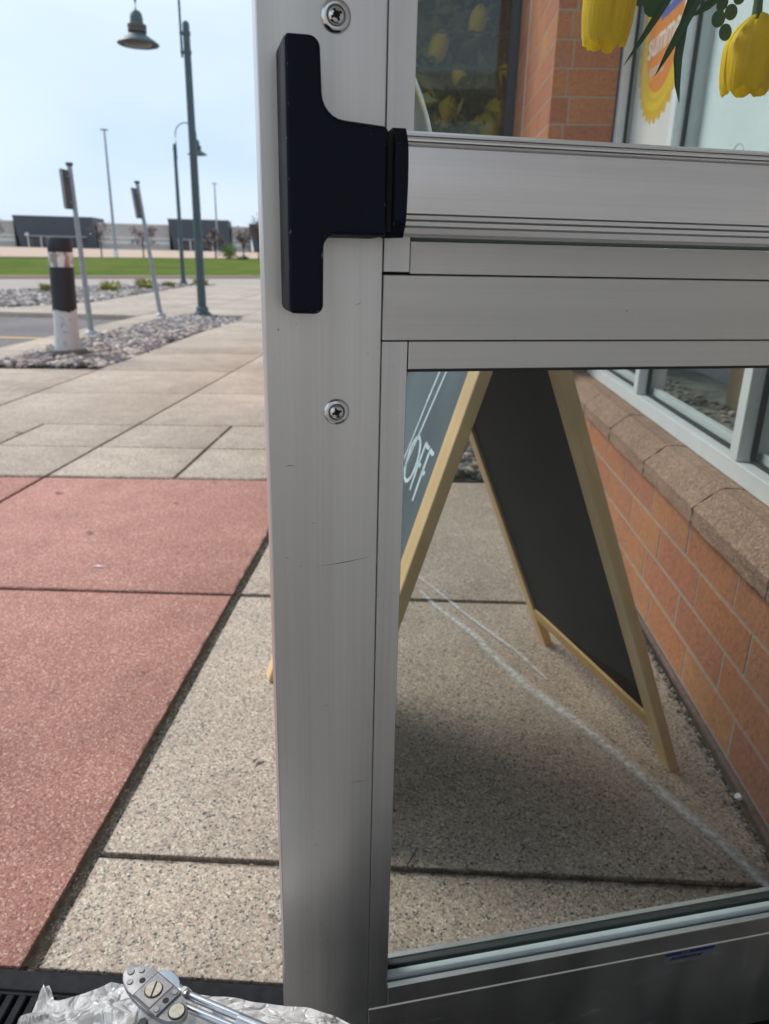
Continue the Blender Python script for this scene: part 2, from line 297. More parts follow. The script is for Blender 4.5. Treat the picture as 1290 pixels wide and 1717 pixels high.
# ------------------------------------------------------------------ geometry helpers
def link(name, me, mat=None, parent=None, loc=None):
    o = bpy.data.objects.new(name, me); C.objects.link(o)
    if mat is not None and not me.materials: me.materials.append(M[mat] if isinstance(mat, str) else mat)
    if parent is not None: o.parent = parent
    if loc is not None: o.location = loc
    return o
def from_bm(name, bm, mat, parent=None, smooth=False, loc=None, angle=40):
    me = bpy.data.meshes.new(name)
    bmesh.ops.recalc_face_normals(bm, faces=bm.faces)
    bm.to_mesh(me); bm.free()
    if smooth:
        for p in me.polygons: p.use_smooth = True
        me.set_sharp_from_angle(angle=radians(angle))
    return link(name, me, mat, parent, loc)
def from_vf(name, vs, fs, mat, parent=None, smooth=False, loc=None):
    me = bpy.data.meshes.new(name); me.from_pydata([tuple(v) for v in vs], [], fs); me.update()
    if smooth:
        for p in me.polygons: p.use_smooth = True
    return link(name, me, mat, parent, loc)
def add_box(bm, x0, x1, y0, y1, z0, z1, bev=0.0, rot=None):
    r = bmesh.ops.create_cube(bm, size=1.0); vs = r['verts']
    for v in vs: v.co = Vector(((x0 + x1) / 2 + v.co.x * (x1 - x0), (y0 + y1) / 2 + v.co.y * (y1 - y0), (z0 + z1) / 2 + v.co.z * (z1 - z0)))
    if rot is not None: bmesh.ops.transform(bm, matrix=rot, verts=vs)
    if bev > 0:
        es = list({e for v in vs for e in v.link_edges})
        bmesh.ops.bevel(bm, geom=es, offset=bev, segments=1 if bev < 0.002 else 2, affect='EDGES', profile=0.5)
def box(name, x0, x1, y0, y1, z0, z1, mat, parent=None, bev=0.0, smooth=False, rot=None):
    bm = bmesh.new(); add_box(bm, x0, x1, y0, y1, z0, z1, bev, rot); return from_bm(name, bm, mat, parent, smooth)
def add_lathe(bm, prof, seg=24, mtx=None, cap=True):
    rings = []
    for r, z in prof:
        ring = []
        for i in range(seg):
            a = 2 * pi * i / seg; co = Vector((r * cos(a), r * sin(a), z)); ring.append(bm.verts.new(mtx @ co if mtx else co))
        rings.append(ring)
    for a, b in zip(rings[:-1], rings[1:]):
        for i in range(seg):
            j = (i + 1) % seg; bm.faces.new((a[i], a[j], b[j], b[i]))
    if cap:
        bm.faces.new(rings[0][::-1]); bm.faces.new(rings[-1])
def lathe(name, prof, mat, parent=None, seg=24, mtx=None, cap=True, loc=None):
    bm = bmesh.new(); add_lathe(bm, prof, seg, mtx, cap); return from_bm(name, bm, mat, parent, True, loc)
def add_tube(bm, pts, rad, seg=10, cap=True):
    pts = [Vector(p) for p in pts]; rings = []
    n = len(pts); ref = Vector((0, 0, 1))
    if abs((pts[-1] - pts[0]).normalized().z) > 0.9: ref = Vector((0, 1, 0))
    for i, p in enumerate(pts):
        t = (pts[min(i + 1, n - 1)] - pts[max(i - 1, 0)]).normalized()
        a = t.cross(ref)
        if a.length < 1e-3: a = t.cross(Vector((1, 0, 0)))
        a.normalize(); b = t.cross(a); r = rad[i] if isinstance(rad, (list, tuple)) else rad
        rings.append([bm.verts.new(p + (a * cos(2 * pi * j / seg) + b * sin(2 * pi * j / seg)) * r) for j in range(seg)])
    for A, B in zip(rings[:-1], rings[1:]):
        for i in range(seg):
            j = (i + 1) % seg; bm.faces.new((A[i], A[j], B[j], B[i]))
    if cap: bm.faces.new(rings[0][::-1]); bm.faces.new(rings[-1])
def tube(name, pts, rad, mat, parent=None, seg=10):
    bm = bmesh.new(); add_tube(bm, pts, rad, seg); return from_bm(name, bm, mat, parent, True)
def prism_z(name, poly, z0, z1, mat, parent=None, bev=0.0, mtx=None, seg=2):
    bm = bmesh.new(); a = [bm.verts.new((x, y, z0)) for x, y in poly]; b = [bm.verts.new((x, y, z1)) for x, y in poly]
    n = len(poly); bm.faces.new(a[::-1]); ft = bm.faces.new(b)
    for i in range(n): bm.faces.new((a[i], a[(i + 1) % n], b[(i + 1) % n], b[i]))
    if bev: bmesh.ops.bevel(bm, geom=list(ft.edges), offset=bev, segments=seg, affect='EDGES', profile=0.5)
    if mtx is not None: bmesh.ops.transform(bm, matrix=mtx, verts=bm.verts)
    return from_bm(name, bm, mat, parent, bev > 0, angle=30)
def thing(name, label, cat, loc=(0, 0, 0), rotz=0.0, group=None):
    o = bpy.data.objects.new(name, None); C.objects.link(o); o.location = loc; o.rotation_euler = (0, 0, rotz); o.empty_display_size = 0.1
    o['label'] = label; o['category'] = cat
    if group: o['group'] = group
    return o
def tag(o, label, cat, group=None):
    o['label'] = label; o['category'] = cat
    if group: o['group'] = group
    return o
def struct(o): o['kind'] = 'structure'; return o
def stuff(o): o['kind'] = 'stuff'; return o
def empty(name, parent=None, loc=(0, 0, 0)):
    o = bpy.data.objects.new(name, None); C.objects.link(o); o.location = loc; o.parent = parent; return o
def text(name, body, size, mat, parent, mtx, extrude=0.0003, shear=0.0, align='LEFT', bold=0.0, sx=1.0):
    cu = bpy.data.curves.new(name, 'FONT'); cu.body = body; cu.size = size; cu.extrude = extrude; cu.shear = shear; cu.align_x = align; cu.offset = bold; cu.resolution_u = 3
    t = bpy.data.objects.new('tmp', cu); C.objects.link(t); dg = bpy.context.evaluated_depsgraph_get(); dg.update()
    me = bpy.data.meshes.new_from_object(t.evaluated_get(dg)); bpy.data.objects.remove(t)
    me.transform(Matrix.Diagonal((sx, 1, 1, 1))); me.transform(mtx); me.materials.clear(); return link(name, me, mat, parent)

ICO_V = []
_t = (1 + sqrt(5)) / 2
for a, b in ((-1, _t), (1, _t), (-1, -_t), (1, -_t)): ICO_V.append(Vector((a, b, 0)).normalized())
for a, b in ((-1, _t), (1, _t), (-1, -_t), (1, -_t)): ICO_V.append(Vector((0, a, b)).normalized())
for a, b in ((_t, -1), (_t, 1), (-_t, -1), (-_t, 1)): ICO_V.append(Vector((a, 0, b)).normalized())
ICO_F = [(0, 11, 5), (0, 5, 1), (0, 1, 7), (0, 7, 10), (0, 10, 11), (1, 5, 9), (5, 11, 4), (11, 10, 2), (10, 7, 6), (7, 1, 8), (3, 9, 4), (3, 4, 2), (3, 2, 6), (3, 6, 8), (3, 8, 9), (4, 9, 5), (2, 4, 11), (6, 2, 10), (8, 6, 7), (9, 8, 1)]
def rocks(name, spots, mat, rng):
    vs = []; fs = []
    for (x, y, z, s) in spots:
        b = len(vs); sc = Vector((s * rng.uniform(.7, 1.25), s * rng.uniform(.7, 1.25), s * rng.uniform(.45, .8)))
        R = Matrix.Rotation(rng.uniform(0, 6.28), 3, 'Z') @ Matrix.Rotation(rng.uniform(-.4, .4), 3, 'X')
        for p in ICO_V:
            q = R @ Vector((p.x * sc.x, p.y * sc.y, p.z * sc.z)) * rng.uniform(.82, 1.15); vs.append((x + q.x, y + q.y, z + q.z))
        fs += [(b + i, b + j, b + k_) for i, j, k_ in ICO_F]
    return from_vf(name, vs, fs, mat)
def inside(x, y, poly):
    c = False; n = len(poly)
    for i in range(n):
        x1, y1 = poly[i]; x2, y2 = poly[(i + 1) % n]
        if (y1 > y) != (y2 > y) and x < (x2 - x1) * (y - y1) / (y2 - y1) + x1: c = not c
    return c

# ================================================================== GROUND
struct(from_vf('ground', [(-900, -900, -.12), (900, -900, -.12), (900, 900, -.12), (-900, 900, -.12)], [(0, 1, 2, 3)], 'far_lot'))
# road behind the planting strip
ROAD = [(-60, -6.0), (-17.0, 4.4), (-8.95, 15.9), (-6.56, 20.62), (-4.3, 21.7), (30, 36.0), (30, 60.3), (-5.93, 27.43), (-12.51, 22.39), (-60, -14.0)]
road = struct(from_vf('road', [(-60, 5, -.06), (-17.0, 8, -.06), (-8.9, 14.9, -.06), (-6.3, 18, -.06), (-3.8, 20, -.06), (30, 34, -.06), (30, 70, -.06), (-60, 40, -.06)], [tuple(range(8))], 'road_asphalt'))
lawn_poly = [(-70, -21.6), (-12.51, 22.39), (-5.93, 27.43), (60, 77.9), (120, 350), (-15.76, 73.16), (-26.83, 48.34), (-140, -205)]
stuff(from_vf('lawn', [(-75, -26, 0.01), (-12.51, 22.39, 0.01), (-5.93, 27.43, 0.01), (50, 70.3, 0.01), (25, 160, 0.01), (-15.76, 71, 0.01), (-26.83, 47.6, 0.01), (-75, -57, 0.01),
        (-75, -25.9, -.1), (-12.48, 22.35, -.1), (-5.9, 27.4, -.1), (50, 70.2, -.1)], [(0, 1, 2, 3, 4, 5, 6, 7), (0, 8, 9, 1), (1, 9, 10, 2), (2, 10, 11, 3)], 'grass'))
struct(from_vf('road_kerb', [(-12.6, 22.28, -.058), (-5.93, 27.3, -.058), (50, 70.1, -.058), (-12.6, 22.28, .035), (-5.93, 27.3, .035), (50, 70.1, .035), (-12.7, 22.42, .035), (-6.05, 27.44, .035), (49.9, 70.25, .035), (-70, -21.7, -.058), (-70, -21.7, .035), (-70.1, -21.6, .035)],
        [(0, 1, 4, 3), (1, 2, 5, 4), (3, 4, 7, 6), (4, 5, 8, 7), (9, 0, 3, 10), (10, 3, 6, 11)], 'far_lot'))
# parking bay
struct(from_vf('parking_bay', [(-20, -3, -.056), (-4.1, -3, -.056), (-4.1, 11.15, -.056), (-20, 11.15, -.056)], [(0, 1, 2, 3)], 'asphalt'))
for yy, xx in ((8.52, 0),):
    struct(from_vf('parking_line', [(-14, yy - .07, -.052), (-4.32, yy - .07, -.052), (-4.32, yy + .07, -.052), (-14, yy + .07, -.052)], [(0, 1, 2, 3)], 'asphalt_line'))

# pavement: slabs one by one
pav = bpy.data.objects.new('pavement', None); C.objects.link(pav); struct(pav)
lines_y = [-2.3, -1.3, -.3, .765, .981, 1.995, 3.165, 3.715, 4.24, 5.27, 6.32, 7.4, 8.5, 9.6, 10.7, 11.8, 12.9, 14.0, 15.1, 16.2, 17.3, 18.4, 19.5, 20.6]
sl_y = [0, 0, 0, 0, .012, .035, .077, .072, .087, .12] + [.12] * 20
lines_x = [-4.17, -3.62, -2.69, -1.72, -.525, .655, 1.7, 2.8, 3.9]
dr_x = [0, 0, 0, .03, .006, .0, 0, 0, 0]
def corner(i, j, fx=None):
    x = (lines_x[i] if fx is None else fx)
    d = dr_x[i] if fx is None else 0.01
    y = lines_y[j] + sl_y[j] * (x + 1.1)
    x = x + d * (y - 1.5)
    return Vector((x, lines_y[j] + sl_y[j] * (x + 1.1)))
def slab(cs, mat, gap=0.006, top=0.0, th=.09, nm='paving_slab', dz=0.0, far=False):
    ctr = sum(cs, Vector((0, 0))) / 4
    q = []
    for i in range(4):
        a = (cs[i - 1] - cs[i]).normalized(); b = (cs[(i + 1) % 4] - cs[i]).normalized(); q.append(cs[i] + (a + b) * gap)
    return prism_z(nm, [(v.x, v.y) for v in q], top - th, top + dz, mat, pav, 0.0 if far else 0.004)
GAP = {}
rng = random.Random(3)
for j in range(3, len(lines_y) - 1):
    for i in range(len(lines_x) - 1):
        y0 = lines_y[j]; x0 = lines_x[i]
        if i >= 5 and True:
            continue                                   # building stands here
        if i == 4 and y0 >= 3.1: continue              # gravel bed and building wing
        cs = [corner(i, j), corner(i + 1, j), corner(i + 1, j + 1), corner(i, j + 1)]
        red = (i <= 3 and y0 < 3.1)
        if red and y0 == .981: continue
        if red and y0 == .765:
            cs = [corner(i, j), corner(i + 1, j), corner(i + 1, 5), corner(i, 5)]
        if i == 1 and 6.2 < y0 < 11: continue          # planter 1 (its own edge)
        if 6.2 < y0 < 11 and i in (1,): continue
        if y0 > 6.2 and y0 < 10.8 and i == 1: continue
        if i == 0 and y0 < 3: mat_ = 'concrete_red'
        mat_ = 'concrete_red' if red else 'concrete_aggregate'
        g = 0.0062 if y0 < 6 else 0.006
        dz = rng.uniform(-.0015, .0015)
        if i == 3 and 3.1 < y0 < 4.2:                  # split in two
            m0 = Vector((-1.095, lines_y[j] + sl_y[j] * 0)); m1 = Vector((-1.092, lines_y[j + 1]))
            slab([cs[0], m0, m1, cs[3]], mat_, g, dz=dz); slab([m0, cs[1], cs[2], m1], mat_, g, dz=-dz)
        elif i == 2 and 3.6 < y0 < 4.2:
            m0 = Vector((-2.18, lines_y[j] + sl_y[j] * -1.08)); m1 = Vector((-2.175, lines_y[j + 1] + sl_y[j + 1] * -1.08))
            slab([cs[0], m0, m1, cs[3]], mat_, g, dz=dz); slab([m0, cs[1], cs[2], m1], mat_, g, dz=-dz)
        else:
            if red and i == 3: cs = [cs[0], cs[1] + Vector((-.014, 0)), cs[2] + Vector((-.014, 0)), cs[3]]
            slab(cs, mat_, g, dz=dz)
# wide walk beyond the kerb row (slabs merge with distance)
far_walk = prism_z('far_walk', [(-9.6, 11.3), (-4.17, 11.2), (-4.17, 20.4), (-4.0, 21.6), (-6.45, 20.9), (-6.1, 19.7), (-5.95, 16.4), (-5.9, 13.4), (-6.6, 11.95), (-9.6, 11.95)], -.09, 0.002, 'concrete_aggregate', pav)
struct(prism_z('kerb', [(-14.5, 11.03), (-4.17, 11.03), (-4.17, 11.19), (-14.5, 11.19)], -.10, 0.012, 'concrete_aggregate', None, 0.012))
box('left_walk', -14.5, -9.62, 11.2, 11.95, -.1, .001, 'concrete_aggregate', pav)
# joint filler just below the slab tops
struct(from_vf('joint_bed', [(-4.16, .765, -.012), (.66, .765, -.012), (.66, 3.3, -.012), (-.5, 3.3, -.012), (-.5, 20.5, -.012), (-2.6, 20.5, -.012), (-2.6, 6.4, -.03), (-4.16, 6.0, -.012)], [tuple(range(8))], 'joint_filler'))
# grit lying in the wide joint by the red slabs
rr = random.Random(9)
stuff(rocks('joint_grit', [(-.527 + rr.gauss(0, .006), rr.uniform(.77, 2.6), -.006, rr.uniform(.0012, .0032)) for _ in range(3600)] +
            [(rr.uniform(-.5, .6), .984 + rr.gauss(0, .004), -.008, rr.uniform(.0015, .0035)) for _ in range(260)], 'gravel_rock', rr))
# rock beds
PL1 = [(-3.66, 6.19), (-2.70, 6.36), (-2.68, 7.2), (-2.74, 8.6), (-2.60, 10.9), (-3.05, 11.5), (-3.5, 11.5), (-3.68, 10.7), (-3.72, 9.2), (-3.70, 8.1)]
struct(prism_z('planting_bed', PL1, -.12, -.03, 'joint_filler'))
def bed_rocks(name, poly, n, smin, smax, mat, seed, z=-.01):
    r_ = random.Random(seed); xs = [p[0] for p in poly]; ys = [p[1] for p in poly]; sp = []
    while len(sp) < n:
        x = r_.uniform(min(xs), max(xs)); y = r_.uniform(min(ys), max(ys))
        if math.hypot(x + 3.315, y - 6.93) < .20 or math.hypot(x + 3.29, y - 11.35) < .18: continue
        if inside(x, y, poly): sp.append((x, y, z + r_.uniform(-.01, .02), r_.uniform(smin, smax)))
    return stuff(rocks(name, sp, mat, r_))
bed_rocks('rock_mulch', PL1, 3800, .022, .05, 'rock', 11)
PL2 = [(-14, 12.0), (-6.65, 12.0), (-5.95, 13.4), (-6.0, 16.4), (-6.17, 19.7), (-5.6, 20.9), (-6.6, 20.75), (-8.1, 18.6), (-9.0, 15.9), (-14, 13.6)]
struct(prism_z('far_planting_bed', PL2, -.12, -.035, 'joint_filler'))
bed_rocks('far_rock_mulch', PL2, 6000, .035, .075, 'rock', 12)
GB = [(-.5, 3.38), (.49, 3.40), (.49, 4.78), (-.5, 4.78)]
struct(prism_z('gravel_bed', GB, -.1, -.03, 'joint_filler'))
bed_rocks('gravel', GB, 2600, .014, .03, 'gravel_rock', 13, -.008)

# ================================================================== DOOR
TH = radians(15.0)
door = thing('door', 'brushed aluminium glazed shop door with black bracketed push bar, standing ajar in front of the sandwich board', 'door', (-.113, .585, 0), TH)
D = door
AL, RA = 'door_aluminium', 'rail_aluminium'
box('lock_stile', -.0078, .0845, 0, .0445, .012, 2.1, AL, D, .0009)
box('hinge_stile', .8205, .912, 0, .0445, .012, 2.1, AL, D, .0009)
box('top_rail', .0853, .8197, .0002, .0443, 1.99, 2.1, RA, D, .0007)
mid = box('middle_rail', .0853, .8197, .0002, .0443, .9312, .9818, RA, D, .0006)
bot = box('bottom_rail', .0853, .8197, .0002, .0443, .012, .1795, RA, D, .0012)
# glazing stops, both faces
for (y0, y1) in ((.0008, .0075), (.0370, .0437)):
    box('glazing_stop', .1078, .7975, y0, y1, .1803, .2078, RA, D, .0006)
    box('glazing_stop', .1078, .7975, y0, y1, .9078, .9304, RA, D, .0005)
    box('glazing_stop', .1066, .7975, y0, y1, .9826, 1.0068, RA, D, .0005)
    for (a, b) in ((.0853, .1069), (.7982, .8197)):
        box('glazing_stop', a, b, y0, y1, .1803, .9304, AL, D, .0005)
        box('glazing_stop', a, b - .0006, y0, y1, .9838, 1.989, AL, D, .0005)
# dark pocket behind the stops, pale and dark glazing gaskets
box('glazing_pocket', .0847, .8203, .008, .0365, .1700, .1995, 'black_recess', D)
box('glazing_pocket', .0847, .8203, .008, .0365, .9120, .9995, 'black_recess', D)
for (a, b) in ((.0840, .1020), (.8030, .8210)): box('glazing_pocket', a, b, .0078, .0367, .16, 1.99, 'black_recess', D)
box('gasket', .1060, .7990, .0112, .0192, .1990, .2135, 'gasket_pale', D, .0025, True)
box('gasket', .1060, .7990, .0258, .0345, .1990, .2100, 'rubber_dark', D, .002, True)
box('gasket', .1060, .7990, .0105, .0192, .9990, 1.0110, 'gasket_pale', D, .002, True)
box('gasket', .1030, .8020, .0082, .0192, .9045, .9125, 'rubber_dark', D)
box('gasket', .1030, .8020, .0258, .0365, .9045, .9125, 'rubber_dark', D)
for (a, b) in ((.1015, .1078), (.7972, .8035)):
    box('gasket', a, b, .0082, .0190, .2, .912, 'rubber_dark', D); box('gasket', a, b, .0082, .0190, 1.0, 1.99, 'rubber_dark', D)
box('lower_pane', .1025, .8025, .0195, .0255, .196, .9115, 'door_glass', D)
box('upper_pane', .1025, .8025, .0195, .0255, .9985, 1.9895, 'upper_glass', D)
# finishing screws with cup washers
def screw(x, z, ang):
    m = Matrix.Translation((x, 0, z)) @ Matrix.Rotation(radians(90), 4, 'X')
    wsh = lathe('screw_washer', [(.0108, -.001), (.0108, .0006), (.0100, .0020), (.0086, .0030), (.0072, .0031), (.0064, .0022), (.0062, .0005)], 'chrome', D, 32, m, False)
    hd = lathe('screw_head', [(.0061, .0004), (.0060, .0018), (.0052, .0031), (.0038, .0040), (.0020, .0044), (.0001, .0045)], 'chrome', wsh, 28, m, False)
    bm = bmesh.new()
    for a in (ang, ang + 90):
        R = m @ Matrix.Rotation(radians(a), 4, 'Z'); add_box(bm, -.0040, .0040, -.0009, .0009, .0026, .00440, 0, R)
        add_box(bm, -.0020, .0020, -.0017, .0017, .0030, .00462, 0, R)
    from_bm('screw_slot', bm, 'black_recess', wsh)
screw(.0474, 1.1526, 28); screw(.0480, .8741, 18); screw(.866, 1.1526, 5); screw(.866, .8741, 50)
# push bar end brackets (T-shaped black castings)
def fillet_poly(pts):
    """pts: (x,z,r) corners; returns rounded polygon"""
    outp = []; n = len(pts)
    for i, (x, z, r) in enumerate(pts):
        p = Vector((x, z)); a = Vector(pts[i - 1][:2]) - p; b = Vector(pts[(i + 1) % n][:2]) - p
        if r <= 0: outp.append((x, z)); continue
        a.normalize(); b.normalize(); ang = a.angle(b); d = r / math.tan(ang / 2)
        s_, e_ = p + a * d, p + b * d; cen = p + (a + b).normalized() * (r / sin(ang / 2))
        a0 = atan2(s_.y - cen.y, s_.x - cen.x); a1 = atan2(e_.y - cen.y, e_.x - cen.x)
        while a1 - a0 > pi: a1 -= 2 * pi
        while a1 - a0 < -pi: a1 += 2 * pi
        for k_ in range(7):
            t = a0 + (a1 - a0) * k_ / 6; outp.append((cen.x + r * cos(t), cen.y + r * sin(t)))
    return outp
BR = [(.0068, .9555, .0045), (.0318, .9550, .0065), (.0325, 1.0090, .0085), (.0778, 1.0090, .0035), (.0772, 1.0795, .0035), (.0322, 1.0830, .0160), (.0305, 1.1302, .0075), (.0068, 1.1302, .0035)]
def bracket(mirror):
    cen_in = [(1, 1), (-1, 1), (-1, 1), (-1, 1), (-1, -1), (-1, -1), (-1, -1), (1, -1)]; concave = {2, 5}
    rings = []
    for dlt, dep in ((-.0012, -.0001), (0, -.0425), (.0009, -.0450), (.0026, -.0460)):
        pts = [(x + cx * dlt, z + cz * dlt, (r_ + dlt) if i in concave else max(r_ - dlt, .0004)) for i, ((x, z, r_), (cx, cz)) in enumerate(zip(BR, cen_in))]
        poly = fillet_poly(pts)
        if mirror: poly = [(.905 - x, z) for x, z in poly]
        rings.append([(x, dep, z) for x, z in poly])
    bm = bmesh.new(); R = [[bm.verts.new(p) for p in ring] for ring in rings]; n = len(R[0])
    for A, B in zip(R[:-1], R[1:]):
        for i in range(n): bm.faces.new((A[i], A[(i + 1) % n], B[(i + 1) % n], B[i]))
    bm.faces.new(R[-1]); bm.faces.new(R[0][::-1])
    return from_bm('bar_bracket', bm, 'black_metal', D, True, angle=28)
# worn black paint: pale chips along the edges
k = NM('black_worn'); v = k.pos(obj=True); sn = k.n('SeparateXYZ'); k.l(k.n('TexCoord').outputs['Normal'], sn.inputs[0]); ay = k.math('ABSOLUTE', sn.outputs[1])
ed = k.ramp(ay, [(0.15, 0.0), (0.35, 1.0), (0.90, 1.0), (0.97, 0.0)])
ch = k.mix(1.0, ed, k.ramp(k.noise(k.pos((1, 1, .6), obj=True), 130, 4, 0.7), [(0.60, 0.0), (0.66, 0.6)]), 'MULTIPLY')
sp = k.voro(v, 160); s2 = k.mix(1.0, k.ramp(sp.outputs['Distance'], [(0.0, 1.0), (0.06, 0.0)]), k.ramp(k.noise(v, 20, 2), [(0.58, 0.0), (0.62, 1.0)]), 'MULTIPLY')
c = k.mix(ch, k.mix(k.noise(v, 30, 3), (0.003, 0.0045, 0.011), (0.006, 0.008, 0.017)), (0.28, 0.29, 0.31)); c = k.mix(s2, c, (0.35, 0.35, 0.36))
k.pbr(c, k.ramp(k.noise(v, 24, 4), [(0.3, 0.42), (0.7, 0.55)]), 0, k.bump(k.noise(v, 500, 3), 0.12, 0.0004), 0.12); M['black_worn'] = k.m
for mm in (False, True):
    b_ = bracket(mm); b_.data.materials.clear(); b_.data.materials.append(M['black_worn'])
    x0, x1 = (.0815, .0905) if not mm else (.8145, .8235)
    prof = fillet_poly([(-.0002, 1.0085, 0), (-.040, 1.0085, .004), (-.0485, 1.020, .008), (-.0485, 1.068, .008), (-.040, 1.0798, .004), (-.0002, 1.0798, 0)])
    bm = bmesh.new(); A = [bm.verts.new((x0, y, z)) for y, z in prof]; B = [bm.verts.new((x1, y, z)) for y, z in prof]; n = len(prof)
    fa = bm.faces.new(A); fb = bm.faces.new(B[::-1])
    for i in range(n): bm.faces.new((A[i], B[i], B[(i + 1) % n], A[(i + 1) % n]))
    bmesh.ops.bevel(bm, geom=list(fa.edges) + list(fb.edges), offset=.0012, segments=2, affect='EDGES')
    from_bm('bar_end_cap', bm, 'black_worn', D, True, angle=30)
    box('bar_neck', (.0765 if not mm else .8225), (.0825 if not mm else .8285), -.0400, -.0002, 1.0125, 1.0760, 'black_recess', D)
# ribbed push bar
prof = [(0, 1.0790), (-.034, 1.0790), (-.0385, 1.0784), (-.0410, 1.0768), (-.0414, 1.0752), (-.0398, 1.0746), (-.0438, 1.0740), (-.0450, 1.0726), (-.0450, 1.0714), (-.0428, 1.0708), (-.0464, 1.0702), (-.0474, 1.0690), (-.0452, 1.0680)]
for i in range(13):
    t = i / 12; z = 1.0672 - t * (1.0672 - 1.0250); prof.append((-.0476 - .0022 * sin(pi * t), z))
prof += [(-.0448, 1.0244), (-.0470, 1.0236), (-.0462, 1.0212), (-.0430, 1.0204), (-.0452, 1.0196), (-.0444, 1.0170), (-.0412, 1.0162), (-.0430, 1.0154), (-.0412, 1.0116), (-.0370, 1.0098), (0, 1.0098)]
bm = bmesh.new(); A = [bm.verts.new((.0908, y, z)) for y, z in prof]; B = [bm.verts.new((.8142, y, z)) for y, z in prof]; n = len(prof)
bm.faces.new(A); bm.faces.new(B[::-1])
for i in range(n): bm.faces.new((A[i], B[i], B[(i + 1) % n], A[(i + 1) % n]))
from_bm('push_bar', bm, 'bar_aluminium', D, True, angle=24)
# outside pull handle: a broad oval hoop
bm = bmesh.new(); N = 48; rings = []
for i in range(N):
    a = 2 * pi * i / N; cx, cz = .088, 1.012; rx, rz = .070, .160
    c_ = Vector((cx + rx * cos(a), .0, cz + rz * sin(a))); nrm = Vector((cos(a) / rx, 0, sin(a) / rz)).normalized()
    ring = []
    for j in range(10):
        b = 2 * pi * j / 10; q = c_ - nrm * .017 + nrm * .017 * cos(b) + Vector((0, .098 + .012 * sin(b), 0)); ring.append(bm.verts.new(q))
    rings.append(ring)
for i in range(N):
    A, B = rings[i], rings[(i + 1) % N]
    for j in range(10): bm.faces.new((A[j], B[j], B[(j + 1) % 10], A[(j + 1) % 10]))
hnd = from_bm('pull_handle', bm, 'zinc', D, True)
for z in (.905, 1.119): tube('handle_post', [(.047, .0442, z), (.047, .092, z)], .007, 'zinc', hnd)
# maker label with lettering
lab = box('maker_label', .4635, .5340, -.0006, -.0001, .1585, .1782, 'label_silver', D)
R_ = Matrix.Rotation(radians(90), 4, 'X')
box('label_band', .4645, .4870, -.0009, -.0006, .1730, .1776, 'label_blue', lab); box('label_band', .4985, .5333, -.0009, -.0006, .1730, .1776, 'label_blue', lab)
text('label_text', 'CRL', .0058, 'label_ink', lab, Matrix.Translation((.4878, -.0009, .1732)) @ R_, .0001, .1)
text('label_text', 'Architectural', .0082, 'label_ink', lab, Matrix.Translation((.4720, -.0009, .1655)) @ R_, .0001, .35, bold=.0001)
# scratches on the stile and rails
rs = random.Random(21); bm = bmesh.new()
def scratch(bm, x, z, L, a, w=.00022):
    ca, sa = cos(a), sin(a); pts = []
    n = 4; bow = rs.uniform(-.06, .06) * L
    for i in range(n + 1):
        t = i / n; px = x + ca * L * t - sa * bow * 4 * t * (1 - t); pz = z + sa * L * t + ca * bow * 4 * t * (1 - t); ww = w * (1 - abs(2 * t - 1)) + .00003
        pts.append((px, pz, ww))
    va = [bm.verts.new((p[0] - sa * p[2], -.00012, p[1] + ca * p[2])) for p in pts]; vb = [bm.verts.new((p[0] + sa * p[2], -.00012, p[1] - ca * p[2])) for p in pts]
    for i in range(n): bm.faces.new((va[i], va[i + 1], vb[i + 1], vb[i]))
for _ in range(34):
    z = .16 + .45 * rs.random() ** 1.5; scratch(bm, rs.uniform(0, .078), z, rs.uniform(.002, .012), rs.uniform(-.2, .8))
for _ in range(16): scratch(bm, rs.uniform(.12, .6), rs.uniform(.02, .17), rs.uniform(.004, .04), rs.uniform(-.1, .25))
stuff(from_bm('scratches', bm, 'gasket_pale', D))
bm = bmesh.new(); scratch(bm, .030, .737, .050, .13, .00035); scratch(bm, .0045, .829, .010, .0, .0003); scratch(bm, .06, .5, .02, .02, .0003)
for _ in range(14): scratch(bm, rs.uniform(0, .078), rs.uniform(.2, 1.1), rs.uniform(.001, .006), rs.uniform(-.2, .3), .0002)
stuff(from_bm('dark_scratches', bm, 'concrete_dark', D))
# doorway the door hangs in (just outside the frame)
fr = thing('door_frame', 'pale aluminium doorway frame at the hinge side of the door', 'door frame', (0, 0, 0))
box('jamb', .780, .870, .80, .90, 0, 2.16, 'window_paint', fr, .002); box('jamb', -1.35, -1.26, .80, .90, 0, 2.16, 'window_paint', fr, .002); box('header', -1.35, .870, .80, .90, 2.162, 2.30, 'window_paint', fr, .002)

# ================================================================== ENTRANCE PORCH (behind the camera)
struct(box('entrance_floor', -1.6, 1.0, -2.6, .135, -.12, -.002, 'floor_tile'))
struct(box('entrance_wall', .98, 1.1, -1.6, .795, -.1, 2.6, 'cream_wall'))
struct(box('entrance_back_wall', -0.9, 1.1, -2.75, -2.6, -.1, 2.6, 'cream_wall'))
struct(box('entrance_ceiling', -1.6, 1.1, -1.2, .95, 2.6, 2.75, 'cream_wall'))

# ================================================================== FLOOR GRATE
gr = thing('floor_grate', 'black ridged entrance grate with a solid border bar against the paving', 'floor grate')
box('border_bar', -1.25, .76, .7335, .7640, -.03, .004, 'mat_black', gr, .002, True)
box('tray', -1.25, .76, .14, .7325, -.06, -.028, 'black_recess', gr)
x = -1.24; bm_proto = None
while x < .74:
    if bm_proto is None:
        o = box('grate_slat', 0, .0112, .16, .7285, -.027, .0015, 'mat_black', gr, .0015); bm_proto = o.data; o.location = (x, 0, 0)
    else: link('grate_slat', bm_proto, None, gr, (x, 0, 0))
    x += .0178
o = box('cross_bar', -1.25, .76, .7288, .7330, -.027, .0005, 'mat_black', gr)

